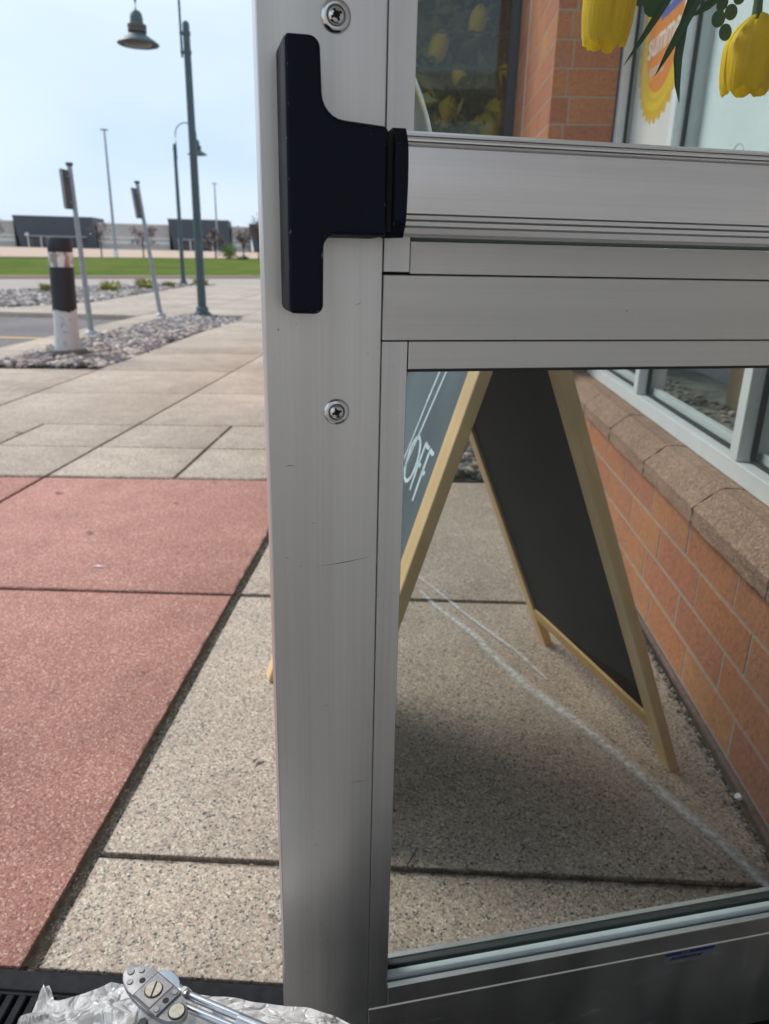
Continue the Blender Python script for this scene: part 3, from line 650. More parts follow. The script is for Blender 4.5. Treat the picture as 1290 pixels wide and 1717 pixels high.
# ================================================================== SHOP FRONT ON THE RIGHT: low brick wall, coping, windows, pier
bw = thing('low_brick_wall', 'low orange brick wall beside the pavement, capped with rough brown coping under the windows', 'wall', (.67, 2.2, 0))
Y0, Y1 = .905, 3.40
def loc_box(name, p, x0, x1, y0, y1, z0, z1, mat, bev=0.0):
    ox, oy, oz = p.location; return box(name, x0 - ox, x1 - ox, y0 - oy, y1 - oy, z0 - oz, z1 - oz, mat, p, bev)
loc_box('mortar_core', bw, .6712, .80, Y0, Y1, 0, .409, 'mortar')
def courses():
    for ci, (z0, z1, off) in enumerate(((.313, .405, 1.417), (.216, .306, 1.317), (.119, .209, 1.417), (.022, .112, 1.317))):
        k0 = -2
        yy = off + .2935 * k0
        while yy < Y1:
            a, b = max(yy + .0035, Y0), min(yy + .2935 - .0035, Y1)
            if b - a > .02: loc_box('brick', bw, .670 + rng.uniform(-.0008, .0008), .75, a, b, z0, z1, 'brick', .0022)
            yy += .2935
courses()
loc_box('base_bead', bw, .660, .674, Y0, Y1, 0, .016, 'plinth_bead', .004)
# coping stones, chamfered
def coping(y0, y1):
    prof = [(.648, .413), (.800, .413), (.800, .500), (.704, .500), (.648, .451)]
    bm = bmesh.new(); n = 9; rows = []
    r_ = random.Random(int(y0 * 1000))
    ws = []
    for (x, z) in prof: ws.append((x, z))
    # subdivided cross-section so the stone can be slightly uneven
    fine = []
    for i in range(5):
        (xa, za), (xb, zb) = prof[i], prof[(i + 1) % 5]; m_ = 5
        for j in range(m_): fine.append((xa + (xb - xa) * j / m_, za + (zb - za) * j / m_))
    for i in range(n + 1):
        y = y0 + (y1 - y0) * i / n; ring = []
        for (x, z) in fine:
            dx = r_.uniform(-.0016, .0016); dz = r_.uniform(-.0016, .0016)
            if x > .79: dx = 0
            ring.append(bm.verts.new((x - .67 + dx, y - 2.2 + (0 if 0 < i < n else 0), z + dz)))
        rows.append(ring)
    L = len(fine)
    for A, B in zip(rows[:-1], rows[1:]):
        for j in range(L): bm.faces.new((A[j], A[(j + 1) % L], B[(j + 1) % L], B[j]))
    e0 = bm.faces.new(rows[0][::-1]); e1 = bm.faces.new(rows[-1])
    return from_bm('coping_stone', bm, 'coping_stone', bw, True, angle=30)
for yc in (.905, 1.256, 1.660, 2.062, 2.470, 2.88):
    nxt = {.905: 1.256, 1.256: 1.660, 1.660: 2.062, 2.062: 2.470, 2.470: 2.88, 2.88: 3.398}[yc]
    coping(yc + .0032, nxt - .0032)
loc_box('mortar_core', bw, .666, .798, Y0, Y1, .4095, .457, 'concrete_dark')

# windows
wn = thing('shop_window', 'pale grey framed row of shop windows above the brown coping', 'window', (.755, 2.0, .5))
WX = .755
loc_box('sill_frame', wn, WX, .850, .905, 3.398, .5015, .546, 'window_paint', .0015)
muls = [(.905, .94), (1.727, 1.772), (2.597, 2.642), (3.36, 3.398)]
for a, b in muls: loc_box('mullion', wn, WX + .0006, .850, a, b, .5466, 2.34, 'window_paint', .0015)
loc_box('head_frame', wn, WX, .850, .905, 3.398, 2.3406, 2.40, 'window_paint', .0015)
for (a0, a1), (b0, b1) in zip(muls[:-1], muls[1:]):
    gz = .800
    loc_box('gasket', wn, gz - .012, gz - .003, a1 + .0005, b0 - .0005, .5466, .5560, 'rubber_dark')
    loc_box('gasket', wn, gz - .014, gz - .003, a1, a1 + .011, .556, 2.34, 'rubber_dark')
    loc_box('gasket', wn, gz - .014, gz - .003, b0 - .011, b0, .556, 2.34, 'rubber_dark')
    loc_box('pane', wn, gz, gz + .006, a1 + .002, b0 - .002, .549, 2.338, 'window_glass')
    loc_box('bead', wn, gz + .008, gz + .03, a1, b0, .547, .572, 'window_paint', .001)
# shop interior right behind the glass
struct(box('interior_floor', .86, 4.5, .92, 6.5, -.1, .40, 'floor_tile'))
struct(box('interior_ledge', .852, 1.22, .92, 3.39, .405, .53, 'ledge'))
struct(box('interior_wall', 4.5, 4.6, .9, 6.5, -.1, 2.6, 'cream_wall'))
struct(box('interior_ceiling', .86, 4.6, .9, 6.5, 2.6, 2.75, 'cream_wall'))
struct(box('interior_partition', 1.11, 4.5, .80, .90, -.1, 2.6, 'cream_wall'))
bl = box('sheen_backing', .836, .840, .96, 2.58, 1.02, 2.33, 'backing'); tag(bl, 'pale blue blind added behind the nearest window pane to brighten it', 'backing')  # added pale blue sheet, lifts the pane towards reflected sky
cb = [(1.80, 2.02, .34), (2.035, 2.20, .38), (2.215, 2.52, .36)]
labs = ['brown cardboard box on the window ledge, nearest to the door', 'narrow cardboard box between two others on the window ledge', 'cardboard box on the window ledge, farthest from the door']
for (a, b, h), lb in zip(cb, labs): tag(box('cardboard_box', 1.03, 1.2, a, b, .5315, .53 + h, 'cardboard', None, .003), lb, 'box', 'boxes on the window ledge')
wh = tube('hose', [(.92, 1.90, .534), (.93, 1.98, .538), (.95, 2.02, .56), (.965, 2.00, .64), (.96, 1.97, .74), (.955, 1.96, .86)], [.006, .006, .005, .005, .004, .003], 'white_paint'); tag(wh, 'thin white plastic strip trailing up from the window ledge', 'cable')
# roll of clutter on ledge
rl = random.Random(31)
stuff(rocks('ledge_litter', [(rl.uniform(.87, 1.02), rl.uniform(.95, 3.3), .532, rl.uniform(.004, .018)) for _ in range(260)], 'gravel_rock', rl))

# poster with the round summer badge, behind the second pane
po = thing('poster', 'white poster with orange and yellow scalloped summer badge behind the window pane', 'poster', (.812, 3.03, 1.2))
loc_box('sheet', po, .812, .814, 2.67, 3.35, 1.02, 2.15, 'poster_white')
def disc(name, cy, cz, r, mat, x, scal=0, amp=0.0, seg=96):
    bm = bmesh.new(); vs = []
    for i in range(seg):
        a = 2 * pi * i / seg; rr_ = r * (1 + (amp * abs(sin(a * scal / 2)) if scal else 0)); vs.append(bm.verts.new((x - .812, cy - 3.03 + rr_ * cos(a), cz - 1.2 + rr_ * sin(a))))
    bm.faces.new(vs); r_ = bmesh.ops.extrude_face_region(bm, geom=bm.faces[:]); bmesh.ops.translate(bm, verts=[g for g in r_['geom'] if isinstance(g, bmesh.types.BMVert)], vec=(.0005, 0, 0))
    return from_bm(name, bm, mat, po)
BY, BZ = 3.03, 1.76
disc('badge_rim', BY, BZ, .285, 'print_yellow_deep', .8112, 34, .085, 272)
disc('badge_ring', BY, BZ, .268, 'print_yellow', .8104)
disc('badge_centre', BY, BZ, .205, 'print_orange', .8096)
bm = bmesh.new()
for i in range(60):
    a = 2 * pi * i / 60; R2 = Matrix.Translation((-.0024, BY - 3.03, BZ - 1.2)) @ Matrix.Rotation(a, 4, 'X'); add_box(bm, -.0002, .0002, .222, .240, -.0022, .0022, 0, R2)
stuff(from_bm('badge_dashes', bm, 'print_yellow_deep', po))
TM = lambda y, z, x=.8088: Matrix.Translation((x - .812, y - 3.03, z - 1.2)) @ Matrix(((0, 0, -1, 0), (-1, 0, 0, 0), (0, 1, 0, 0), (0, 0, 0, 1)))
loc_box('badge_tag', po, .8092, .8096, 2.86, 3.09, 1.785, 1.895, 'print_blue')
text('lettering', 'hello', .10, 'print_white', po, TM(3.075, 1.815), .0002)
text('lettering', 'summer', .128, 'print_white', po, TM(3.215, 1.688), .0002, bold=.002)
text('lettering', 'shopping', .05, 'print_white', po, TM(3.17, 1.622), .0002)
disc('badge_dot', 3.165, 1.585, .014, 'print_yellow', .8088, seg=24); disc('badge_dot', 3.135, 1.615, .014, 'print_yellow', .8088, seg=24)
# wire hook on nearer pane
bm = bmesh.new(); pts = []
hk = tube('wire_hook', [(.796, 2.14 + .042 * cos(a), 1.235 + .042 * sin(a)) for a in [pi * i / 14 for i in range(15)]], .0013, 'galvanised'); tag(hk, 'small bent wire hoop on the nearest window pane just above the push bar', 'hook')

# brick pier
pr_ = thing('brick_pier', 'tall brick pier between the poster window and the dark window', 'pier', (.49, 3.4, 0))
loc_box('mortar_core', pr_, .4914, .848, 3.4014, 4.79, 0, 3.0, 'mortar')
for ci in range(30):
    z0 = -.004 + ci * .1; z1 = z0 + .093
    if z1 > 3: break
    off = .072 if ci % 2 else .056
    for a, b in ((.4900, .49 + off), (.49 + off + .007, .748)):
        loc_box('brick', pr_, a, b, 3.400 + rng.uniform(-.001, .001), 3.45, z0 + .007, z1 + .007, 'brick', .002)
    yy = 3.452 - (0 if ci % 2 else .1)
    while yy < 4.36:
        a, b = max(yy, 3.452), min(yy + .2865, 4.335)
        if b - a > .02: loc_box('brick', pr_, .4902, .53, a, b, z0 + .007, z1 + .007, 'brick', .002)
        yy += .2935
    loc_box('brick', pr_, .4902, .53, 4.365, 4.58 + (.06 if ci % 2 else 0), z0 + .007, z1 + .007, 'brick', .002)
    loc_box('brick', pr_, .4902, .53, 4.587 + (.06 if ci % 2 else 0), 4.79, z0 + .007, z1 + .007, 'brick', .002)
loc_box('sealant_joint', pr_, .4890, .50, 4.338, 4.362, 0, 3.0, 'sealant', .001)
loc_box('edge_trim', pr_, .7485, .756, 3.400, 3.43, .5, 2.4, 'far_dark_panel')

# wing beyond the pier: dark glazed front
wg = thing('glazed_front', 'dark shop front window beyond the brick pier, solid stand-ins for reflected greenery and tulips behind it', 'shop window', (0, 4.8, 0))
WG = [(-.62, -.55), (.44, .4885)]
for a, b in WG: loc_box('mullion', wg, a, b, 4.80, 4.90, 0, 2.9, 'far_dark_panel', .002)
for z0, z1 in ((0, .28), (1.985, 1.995), (2.165, 2.175), (2.8, 2.9)):
    loc_box('transom', wg, -.5495, .4395, 4.862 if .3 < z0 < 2.7 else 4.803, 4.868 if .3 < z0 < 2.7 else 4.897, z0, z1, 'far_dark_panel', .001)
loc_box('pane', wg, -.5495, .4395, 4.85, 4.856, .282, 2.80, 'dark_glass')
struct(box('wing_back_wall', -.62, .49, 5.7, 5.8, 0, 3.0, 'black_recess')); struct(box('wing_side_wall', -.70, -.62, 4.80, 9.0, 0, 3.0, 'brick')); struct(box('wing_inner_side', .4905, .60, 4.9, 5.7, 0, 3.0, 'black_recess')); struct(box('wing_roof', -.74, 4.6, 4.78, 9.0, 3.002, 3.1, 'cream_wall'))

def leaf_cloud(bm, rg, cx, cy, cz, sx, sy, sz, n, L, W):
    for _ in range(n):
        p = Vector((cx + rg.gauss(0, sx), cy + rg.gauss(0, sy), cz + rg.gauss(0, sz)))
        d = Vector((rg.gauss(0, 1), rg.gauss(0, 1), rg.gauss(0, 1))).normalized(); s_ = d.cross(Vector((rg.gauss(0, 1), rg.gauss(0, 1), rg.gauss(0, 1)))).normalized()
        l_ = L * rg.uniform(.6, 1.3); w_ = W * rg.uniform(.6, 1.3)
        v_ = [bm.verts.new(p), bm.verts.new(p + d * l_ * .5 + s_ * w_), bm.verts.new(p + d * l_), bm.verts.new(p + d * l_ * .5 - s_ * w_)]; bm.faces.new(v_)
def tulip_bm(H, R, npet=6, seed=0):
    """closed tulip, mouth down at z=0, stem end at z=H"""
    rg = random.Random(seed); bm = bmesh.new()
    for i in range(npet):
        a0 = 2 * pi * i / npet + rg.uniform(-.1, .1); inner = i % 2; nu, nv = 6, 9; grid = []
        for v_ in range(nv + 1):
            t = v_ / nv; zt = H * (1 - t); rad = R * (min(1.0, (t + .03) / .42) ** .5) * (1.0 - .22 * max(0, t - .5) ** 2 / .25) * (.90 if inner else 1.0)
            hw = 1.05 * (min(1, .4 + t * 1.6)) * (1.0 if t < .85 else sqrt(max(0, 1 - ((t - .85) / .15) ** 2 * .55)))
            row = []
            for u in range(nu + 1):
                s_ = (u / nu - .5) * 2; ang = a0 + s_ * hw * .66; rr_ = rad * (1 - .07 * s_ * s_) + .0006 * sin(9 * s_ + 5 * t) + rg.uniform(-.0002, .0002)
                tip = (abs(s_) ** 2) * R * .12 * max(0, t - .7) / .3 + (rg.uniform(-.0015, .0015) if v_ == nv else 0)
                row.append(bm.verts.new((rr_ * cos(ang), rr_ * sin(ang), zt + tip)))
            grid.append(row)
        for v_ in range(nv):
            for u in range(nu): bm.faces.new((grid[v_][u], grid[v_][u + 1], grid[v_ + 1][u + 1], grid[v_ + 1][u]))
    return bm
dp = thing('reflected_tulips', 'reflected dark leaves and yellow tulips, added as solid plants behind the far dark window', 'plant', (.15, 5.25, 0))  # added leaves and flowers stand in for a blurred reflection in glass
rg = random.Random(44); bm = bmesh.new(); leaf_cloud(bm, rg, 0, -.05, 1.35, .33, .15, .55, 2600, .17, .026); stuff(from_bm('foliage', bm, 'reflected_leaf', dp))
tube('stem', [(0, 0, 0), (.02, 0, .9), (-.02, 0, 1.6)], .02, 'bark', dp)
for (x, z, s_, tl_) in ((-.13, 2.08, 1.0, .3), (.06, 1.92, .8, -.5), (-.21, 1.83, .7, .9), (.16, 1.78, 1.3, 2.7), (.27, 1.86, 1.2, 3.4), (-.08, 1.72, 1.0, .4), (.22, 1.60, 1.5, 3.0), (.0, 1.56, 1.3, 1.0), (-.12, 1.50, 1.0, .5), (.1, 2.2, .9, .2), (.30, 2.05, 1.1, 2.8)):
    o = from_bm('tulip', tulip_bm(.17 * s_, .06 * s_, 6, int(x * 100)), 'petal_yellow', dp, True); o.location = (x, -.22 + rg.uniform(-.03, .08), z); o.rotation_euler = (rg.uniform(-.2, .2), tl_, 0)

# tulip wreath hung on the outside of the glass (just above the frame)
d_ = Vector((cos(TH), sin(TH), 0)); n_ = Vector((-sin(TH), cos(TH), 0)); P0 = Vector((-.113, .585, 0))
def dw(u, w_, z): return P0 + d_ * u + n_ * w_ + zz * z
wr = thing('tulip_wreath', 'artificial yellow tulips with long green leaves hanging outside the glass above the push bar', 'wreath', dw(.45, .09, 1.36), TH)
def wl(u, w_, z): return Vector((u - .45, w_ - .09, z - 1.36))
bm = bmesh.new(); add_tube(bm, [wl(.45 + .16 * cos(2 * pi * i / 40), .09, 1.40 + .16 * sin(2 * pi * i / 40)) for i in range(41)], .011, 8); from_bm('ring', bm, 'bark', wr, True)
def tul(u, w_, z, H, R, ry, seed, rx=0.0):
    o = from_bm('tulip', tulip_bm(H, R, 6, seed), 'petal_yellow', wr, True, angle=70); o.location = wl(u, w_, z); o.rotation_euler = (rx, ry, seed * 1.3)
    return o
tul(.290, .08, 1.168, .080, .0235, -.05, 3); t2 = tul(.4345, .08, 1.1405, .0625, .0262, .04, 5); tul(.60, .09, 1.20, .07, .024, .3, 8); tul(.37, .10, 1.27, .07, .024, .2, 9); tul(.27, .09, 1.30, .07, .024, -.7, 10)
tube('stem', [wl(.4335, .08, 1.2), wl(.432, .08, 1.222), wl(.44, .09, 1.26)], [.0045, .0032, .003], 'round_leaf', wr, 8)
tube('stem', [wl(.290, .08, 1.238), wl(.295, .085, 1.26), wl(.33, .09, 1.29)], [.0045, .003, .003], 'round_leaf', wr, 8)
def blade(pts, wds, mat='artificial_leaf', nm='leaf'):
    bm = bmesh.new(); P = [wl(*p) for p in pts]; rows = []
    for i, p in enumerate(P):
        t = (P[min(i + 1, len(P) - 1)] - P[max(0, i - 1)]).normalized(); s_ = t.cross(Vector((0, 1, 0.25))).normalized()
        rows.append((bm.verts.new(p - s_ * wds[i]), bm.verts.new(p + Vector((0, wds[i] * .6, 0))), bm.verts.new(p + s_ * wds[i])))
    for a, b in zip(rows[:-1], rows[1:]):
        bm.faces.new((a[0], a[1], b[1], b[0])); bm.faces.new((a[1], a[2], b[2], b[1]))
    return from_bm(nm, bm, mat, wr, True)
blade([(.375, .07, 1.26), (.350, .07, 1.222), (.332, .07, 1.192), (.318, .07, 1.170), (.306, .07, 1.153)], [.0038, .0044, .0036, .002, .0002])
blade([(.385, .06, 1.26), (.366, .06, 1.215), (.352, .06, 1.185), (.340, .06, 1.162), (.331, .06, 1.145)], [.0035, .0050, .0044, .0026, .0002])
blade([(.360, .065, 1.215), (.3545, .065, 1.185), (.3535, .065, 1.160), (.3565, .065, 1.140), (.3605, .065, 1.127)], [.0022, .0042, .0042, .0026, .0002])
blade([(.455, .07, 1.25), (.450, .07, 1.222), (.462, .07, 1.203), (.475, .07, 1.190)], [.003, .004, .003, .0002])
blade([(.395, .07, 1.216), (.378, .07, 1.203), (.362, .07, 1.192)], [.0028, .004, .0002], 'round_leaf')
def rleaf(u, w_, z, r, ry):
    bm = bmesh.new(); c_ = bm.verts.new((0, -.002, 0)); ring = [bm.verts.new((r * cos(a) * 1.15, .0, r * sin(a))) for a in [2 * pi * i / 12 for i in range(12)]]
    for i in range(12): bm.faces.new((c_, ring[i], ring[(i + 1) % 12]))
    o = from_bm('round_leaf', bm, 'round_leaf', wr, True); o.location = wl(u, w_, z); o.rotation_euler = (.3, ry, .2)
for a in ((.395, .078, 1.196, .0065, .3), (.405, .08, 1.187, .006, .9), (.398, .08, 1.208, .006, -.2), (.409, .082, 1.203, .006, .4), (.335, .085, 1.203, .0085, .2), (.322, .085, 1.209, .007, .9), (.415, .082, 1.215, .006, .1)): rleaf(*a)
bm = bmesh.new(); leaf_cloud(bm, rg, 0, 0, .11, .12, .015, .03, 160, .045, .005); stuff(from_bm('foliage', bm, 'artificial_leaf', wr))

# ================================================================== SANDWICH BOARD
F1 = Vector((.57, 1.296, 0)); F2 = Vector((-.161, 1.049, 0)); eE = Vector((-.193, .534, 0)).normalized(); APX = Vector((.157, 1.154, 1.03)); W_ = .568
ab = thing('sandwich_board', 'pine framed folding chalkboard sign standing open on the pavement behind the door glass', 'sandwich board', (.2, 1.4, 0))
O_ = Vector((.2, 1.4, 0))
def leafpanel(F, outward_sign):
    upv = (APX - F).normalized(); L = (APX - F).length; nrm = eE.cross(upv).normalized() * outward_sign
    Mx = Matrix(((eE.x, upv.x, nrm.x, F.x - O_.x), (eE.y, upv.y, nrm.y, F.y - O_.y), (eE.z, upv.z, nrm.z, F.z - O_.z), (0, 0, 0, 1)))
    lf = empty('board_leaf', ab)
    # local: x=e, y=up, z=outward normal ; wood objects keep own local grain
    def lb(nm, a, b, c, d, e_, f_, mat, bev=0.0, grain=None):
        bm = bmesh.new(); add_box(bm, a, b, c, d, e_, f_, bev)
        o = from_bm(nm, bm, mat, lf)
        o.matrix_local = Mx
        return o
    lb('leg', 0, .040, 0, L, -.022, 0, 'pine_wood', .0015); lb('leg', W_ - .040, W_, 0, L, -.022, 0, 'pine_wood', .0015)
    lb('rail', .0405, W_ - .0405, .100, .138, -.021, -.001, 'pine_wood', .0015); lb('rail', .0405, W_ - .0405, L - .05, L - .012, -.021, -.001, 'pine_wood', .0015)
    lb('chalk_panel', .0403, W_ - .0403, .1383, L - .0503, -.015, -.008, 'chalkboard')
    return lf, Mx, nrm
l1, M1, n1_ = leafpanel(F2, 1 if eE.cross((APX - F2)).x < 0 else -1)
l2, M2, n2_ = leafpanel(F1, 1 if eE.cross((APX - F1)).x > 0 else -1)
# wood grain runs along local y on legs: fix by giving a rotated grain material
k = NM('pine_wood_leg'); v = k.pos((55, 2.2, 55), obj=True); n1 = k.noise(v, 1.0, 5, 0.6); n2 = k.noise(k.pos(obj=True), 5, 3)
c = k.mix(n1, (0.66, 0.43, 0.18), (0.86, 0.66, 0.38)); c = k.mix(1.0, c, k.ramp(n2, [(0.3, 0.82), (0.7, 1.1)]), 'MULTIPLY'); k.pbr(c, 0.48, 0, k.bump(n1, 0.15, 0.0005)); M['pine_wood_leg'] = k.m
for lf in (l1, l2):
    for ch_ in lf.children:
        if lf is l1 and ch_.name.startswith('chalk_panel'): ch_.data.materials.clear(); ch_.data.materials.append(M['chalkboard_sheen'])
        if ch_.name.startswith('leg'): ch_.data.materials.clear(); ch_.data.materials.append(M['pine_wood_leg'])
# chalk marks on the outer face of the near-left leaf
def chalk(parent, Mx, pts, w_, nm='chalk_mark', zoff=-.0076):
    bm = bmesh.new(); rows = []
    for i, p in enumerate(pts):
        p = Vector(p); t = (Vector(pts[min(i + 1, len(pts) - 1)]) - Vector(pts[max(i - 1, 0)])).normalized(); s_ = Vector((-t.y, t.x)); ww = w_ * (1 + .15 * sin(i * 2.3))
        rows.append((bm.verts.new((p.x - s_.x * ww, p.y - s_.y * ww, zoff)), bm.verts.new((p.x + s_.x * ww, p.y + s_.y * ww, zoff))))
    for a, b in zip(rows[:-1], rows[1:]): bm.faces.new((a[0], a[1], b[1], b[0]))
    o = from_bm(nm, bm, 'chalk', parent); o.matrix_local = Mx; return o
cm = [[(.163, .868), (.176, .80), (.190, .70), (.205, .62)], [(.134, .868), (.150, .79), (.170, .695), (.19, .60)],
      [(.129 + .020 + .026 * cos(a) + .004 * sin(a), .688 + .040 * sin(a)) for a in [2 * pi * i / 16 for i in range(17)]],
      [(.112, .728), (.114, .69), (.112, .640)], [(.113, .727), (.098, .722), (.090, .724)], [(.113, .690), (.101, .687)],
      [(.084, .722), (.085, .68), (.084, .628)], [(.085, .722), (.070, .718), (.062, .720)], [(.085, .684), (.072, .680)]]
for i, c_ in enumerate(cm): chalk(l1, M1, [(a_ * .92 + (.016 if i > 1 else .012), b_) for a_, b_ in c_], .0028 if i < 2 else .0036)

# ================================================================== PAVEMENT MARKS AND BITS
def ribbon(name, pts, w_, mat, parent=None, z=.0035):
    me = bpy.data.meshes.new(name); vs = []; fs = []; uvs = []
    n = len(pts)
    for i, p in enumerate(pts):
        p = Vector(p); t = (Vector(pts[min(i + 1, n - 1)]) - Vector(pts[max(i - 1, 0)])).normalized(); s_ = Vector((-t.y, t.x)); ww = w_[i] if isinstance(w_, list) else w_
        vs += [(p.x - s_.x * ww, p.y - s_.y * ww, z), (p.x + s_.x * ww, p.y + s_.y * ww, z)]
        if i: fs.append((2 * i - 2, 2 * i, 2 * i + 1, 2 * i - 1)); uvs += [(i - 1, 0), (i, 0), (i, 1), (i - 1, 1)]
    me.from_pydata(vs, [], fs); uv = me.uv_layers.new(name='UVMap')
    for l_, u in zip(uv.data, uvs): l_.uv = u
    return link(name, me, mat, parent)
struct(ribbon('pale_streak', [(.03, 2.09), (.076, 1.99), (.195, 1.797), (.208, 1.75), (.29, 1.582), (.371, 1.465), (.44, 1.352), (.498, 1.241), (.534, 1.169), (.579, 1.095), (.611, 1.016), (.624, .985)], [.008, .012, .016, .018, .022, .022, .021, .020, .019, .017, .015, .014], 'ragged_white'))  # pale ragged diagonal bands laid across the slabs
struct(ribbon('pale_streak', [(-.021, 2.266), (.07, 2.12), (.155, 1.959), (.231, 1.833), (.294, 1.73), (.346, 1.613)], [.006, .008, .009, .009, .009, .006], 'ragged_white', None, .0042))
struct(ribbon('pale_streak', [(.29, 1.50), (.37, 1.38), (.43, 1.27), (.50, 1.13), (.55, 1.02)], [.010, .030, .035, .030, .010], 'ragged_faint', None, .0046))
for (x_, y_, r_) in ((-1.496, 2.896, .020), (-1.179, 2.462, .014), (-.975, 2.824, .010), (-.891, 3.105, .011), (-.618, 2.504, .007), (-.653, 1.558, .006), (-2.2, 3.9, .02), (-.2, .88, .006)):
    struct(ribbon('gum_spot', [(x_ - r_ * 1.2, y_), (x_ - r_ * .7, y_ + .001), (x_, y_), (x_ + r_ * .8, y_ + .001), (x_ + r_ * 1.2, y_)], [.001, r_ * .7, r_ * .9, r_ * .7, .001], 'scuff_dark', None, .0048))
struct(ribbon('gum_spot', [(-1.05, 2.175), (-1.03, 2.176), (-1.0, 2.175)], [.001, .012, .002], 'ragged_white', None, .0048))
# dark dirt bleeding out of the joints on to the slab edges
jl = random.Random(15)
def jline(p0, p1, w_, n, z): return ribbon('joint_stain', [(p0[0] + (p1[0] - p0[0]) * i / n + jl.gauss(0, w_ * .12), p0[1] + (p1[1] - p0[1]) * i / n + jl.gauss(0, w_ * .12)) for i in range(n + 1)], [w_ * jl.uniform(.6, 1.15) for i in range(n + 1)], 'joint_dirt', None, z)
struct(jline((-.536, .77), (-.528, 3.14), .018, 60, .0040)); struct(jline((-.50, .982), (.62, .990), .0075, 40, .0044)); struct(jline((-2.6, 1.95), (-.53, 2.012), .009, 50, .0040)); struct(jline((-.52, 2.012), (.62, 2.05), .006, 30, .0044))
struct(jline((-1.696, 2.3), (-1.579, 6.2), .007, 60, .0040)); struct(jline((-1.095, 3.2), (-1.092, 4.24), .009, 20, .0040)); struct(jline((-3.4, 3.0), (-.55, 3.21), .010, 40, .0044))
struct(ribbon('pavement_crack', [(.008, .984), (.014, 1.003), (.022, 1.02), (.028, 1.037)], [.0016, .0014, .0014, .0006], 'joint_filler', None, .0052))
rl = random.Random(77)
stuff(rocks('wall_debris', [(.652 - abs(rl.gauss(0, .011)), rl.uniform(.95, 2.4), .004, rl.uniform(.0015, .0055)) for _ in range(420)], 'gravel_rock', rl))
tag(rocks('white_chip', [(.658, 1.215, .006, .010)], 'print_white', rl), 'small white chip lying at the foot of the brick wall', 'chip')
lf_ = bmesh.new(); vv = [lf_.verts.new(p) for p in ((-.308, 1.240, .004), (-.300, 1.250, .010), (-.292, 1.262, .006), (-.304, 1.258, .003), (-.311, 1.250, .006))]; lf_.faces.new(vv)
tag(from_bm('dead_leaf', lf_, 'dead_leaf'), 'tiny dried brown leaf on the grey slab beside the door edge', 'leaf')

# ================================================================== PLASTIC BAG AND DOOR CLOSER ARM
bag = thing('plastic_bag', 'crumpled clear plastic bag standing on the grate, metal arm on top', 'plastic bag', (-.2, .45, 0))
back = [(-.345, .487), (-.3400, .505), (-.3494, .5215), (-.3348, .5080), (-.3284, .5096), (-.309, .5171), (-.2836, .5316), (-.2684, .5287), (-.2407, .5274), (-.2156, .5247), (-.1851, .523), (-.1705, .5239), (-.1426, .5196), (-.113, .5191), (-.0831, .5162), (-.0591, .5118), (-.0349, .5005), (-.01, .485)]
back = back[2:]
rg = random.Random(5); vs = []; fs = []; NB = 150; NR = 70; J1 = 10; J2 = 60
def lerp_back(t):
    L_ = [0]
    for a, b in zip(back[:-1], back[1:]): L_.append(L_[-1] + math.hypot(b[0] - a[0], b[1] - a[1]))
    s_ = t * L_[-1]
    for i in range(len(back) - 1):
        if s_ <= L_[i + 1] + 1e-9:
            q = (s_ - L_[i]) / (L_[i + 1] - L_[i]); return back[i][0] + (back[i + 1][0] - back[i][0]) * q, back[i][1] + (back[i + 1][1] - back[i][1]) * q
    return back[-1]
from mathutils import noise as MN
FOLDS = [(.3, 9, .1, .012), (1.3, 12, .5, .009), (2.2, 15, .9, .007), (.8, 24, .3, .0045), (2.8, 29, .7, .0035), (1.8, 41, .2, .002)]
def crump(p, sc, amp):
    v_ = Vector(p) * sc; d0 = MN.voronoi(v_)[0]; return (d0[1] - d0[0]) * amp
for j in range(NR + 1):
    for i in range(NB + 1):
        bx, by = lerp_back(i / NB)
        if j <= J1:       # back skirt from floor up
            t = j / J1; x, y, z = bx + (1 - t) * .01, by + (1 - t) * .012, .02 + t * .278
        elif j <= J2:    # top surface toward viewer
            t = (j - J1) / (J2 - J1); x = bx * (1 - .10 * t) - .02 * t; y = by - t * .20; z = .298 + .012 * sin(pi * t) - .01 * t
        else:
            t = (j - J2) / (NR - J2); x = bx * .90 - .02; y = by - .20 - .012 * t; z = .29 * (1 - t) + .005
        if J1 < j <= J2 + 1:
            e_ = min(1, (j - J1) / 5)
            hz = 0
            for (fa, ff, fp, am) in FOLDS:
                q_ = (x * cos(fa) + y * sin(fa)) * ff + fp + .9 * MN.noise(Vector((x * 9, y * 9, fp))); q_ -= math.floor(q_); hz += (1 - abs(2 * q_ - 1)) * am
            z += e_ * (hz * 1.7 - .030)
            x += MN.noise(Vector((x * 30, y * 30, 7))) * .003 * e_
        elif j > 0:
            y += MN.noise(Vector((x * 30, z * 30, 3))) * .004; x += MN.noise(Vector((x * 30, z * 30, 9))) * .004
        vs.append((x + .2, y - .45, max(z, .003)))
for j in range(NR):
    for i in range(NB):
        a = j * (NB + 1) + i; fs.append((a, a + 1, a + NB + 2, a + NB + 1))
bgm = from_vf('film', vs, fs, 'bag_plastic', bag, True); [setattr(p_, 'use_smooth', False) for p_ in bgm.data.polygons]
# upturned corner
bm = bmesh.new(); q = [bm.verts.new(v_) for v_ in ((-.352 + .2, .523 - .45, .300), (-.350 + .2, .5185 - .45, .313), (-.341 + .2, .510 - .45, .300), (-.338 + .2, .500 - .45, .297), (-.352 + .2, .497 - .45, .294))]; bm.faces.new(q[:3]); bm.faces.new((q[0], q[2], q[3], q[4])); from_bm('corner_flap', bm, 'bag_plastic', bag)
box('folded_card', -.105, .12, -.09, .045, .262, .268, 'poster_white', bag)

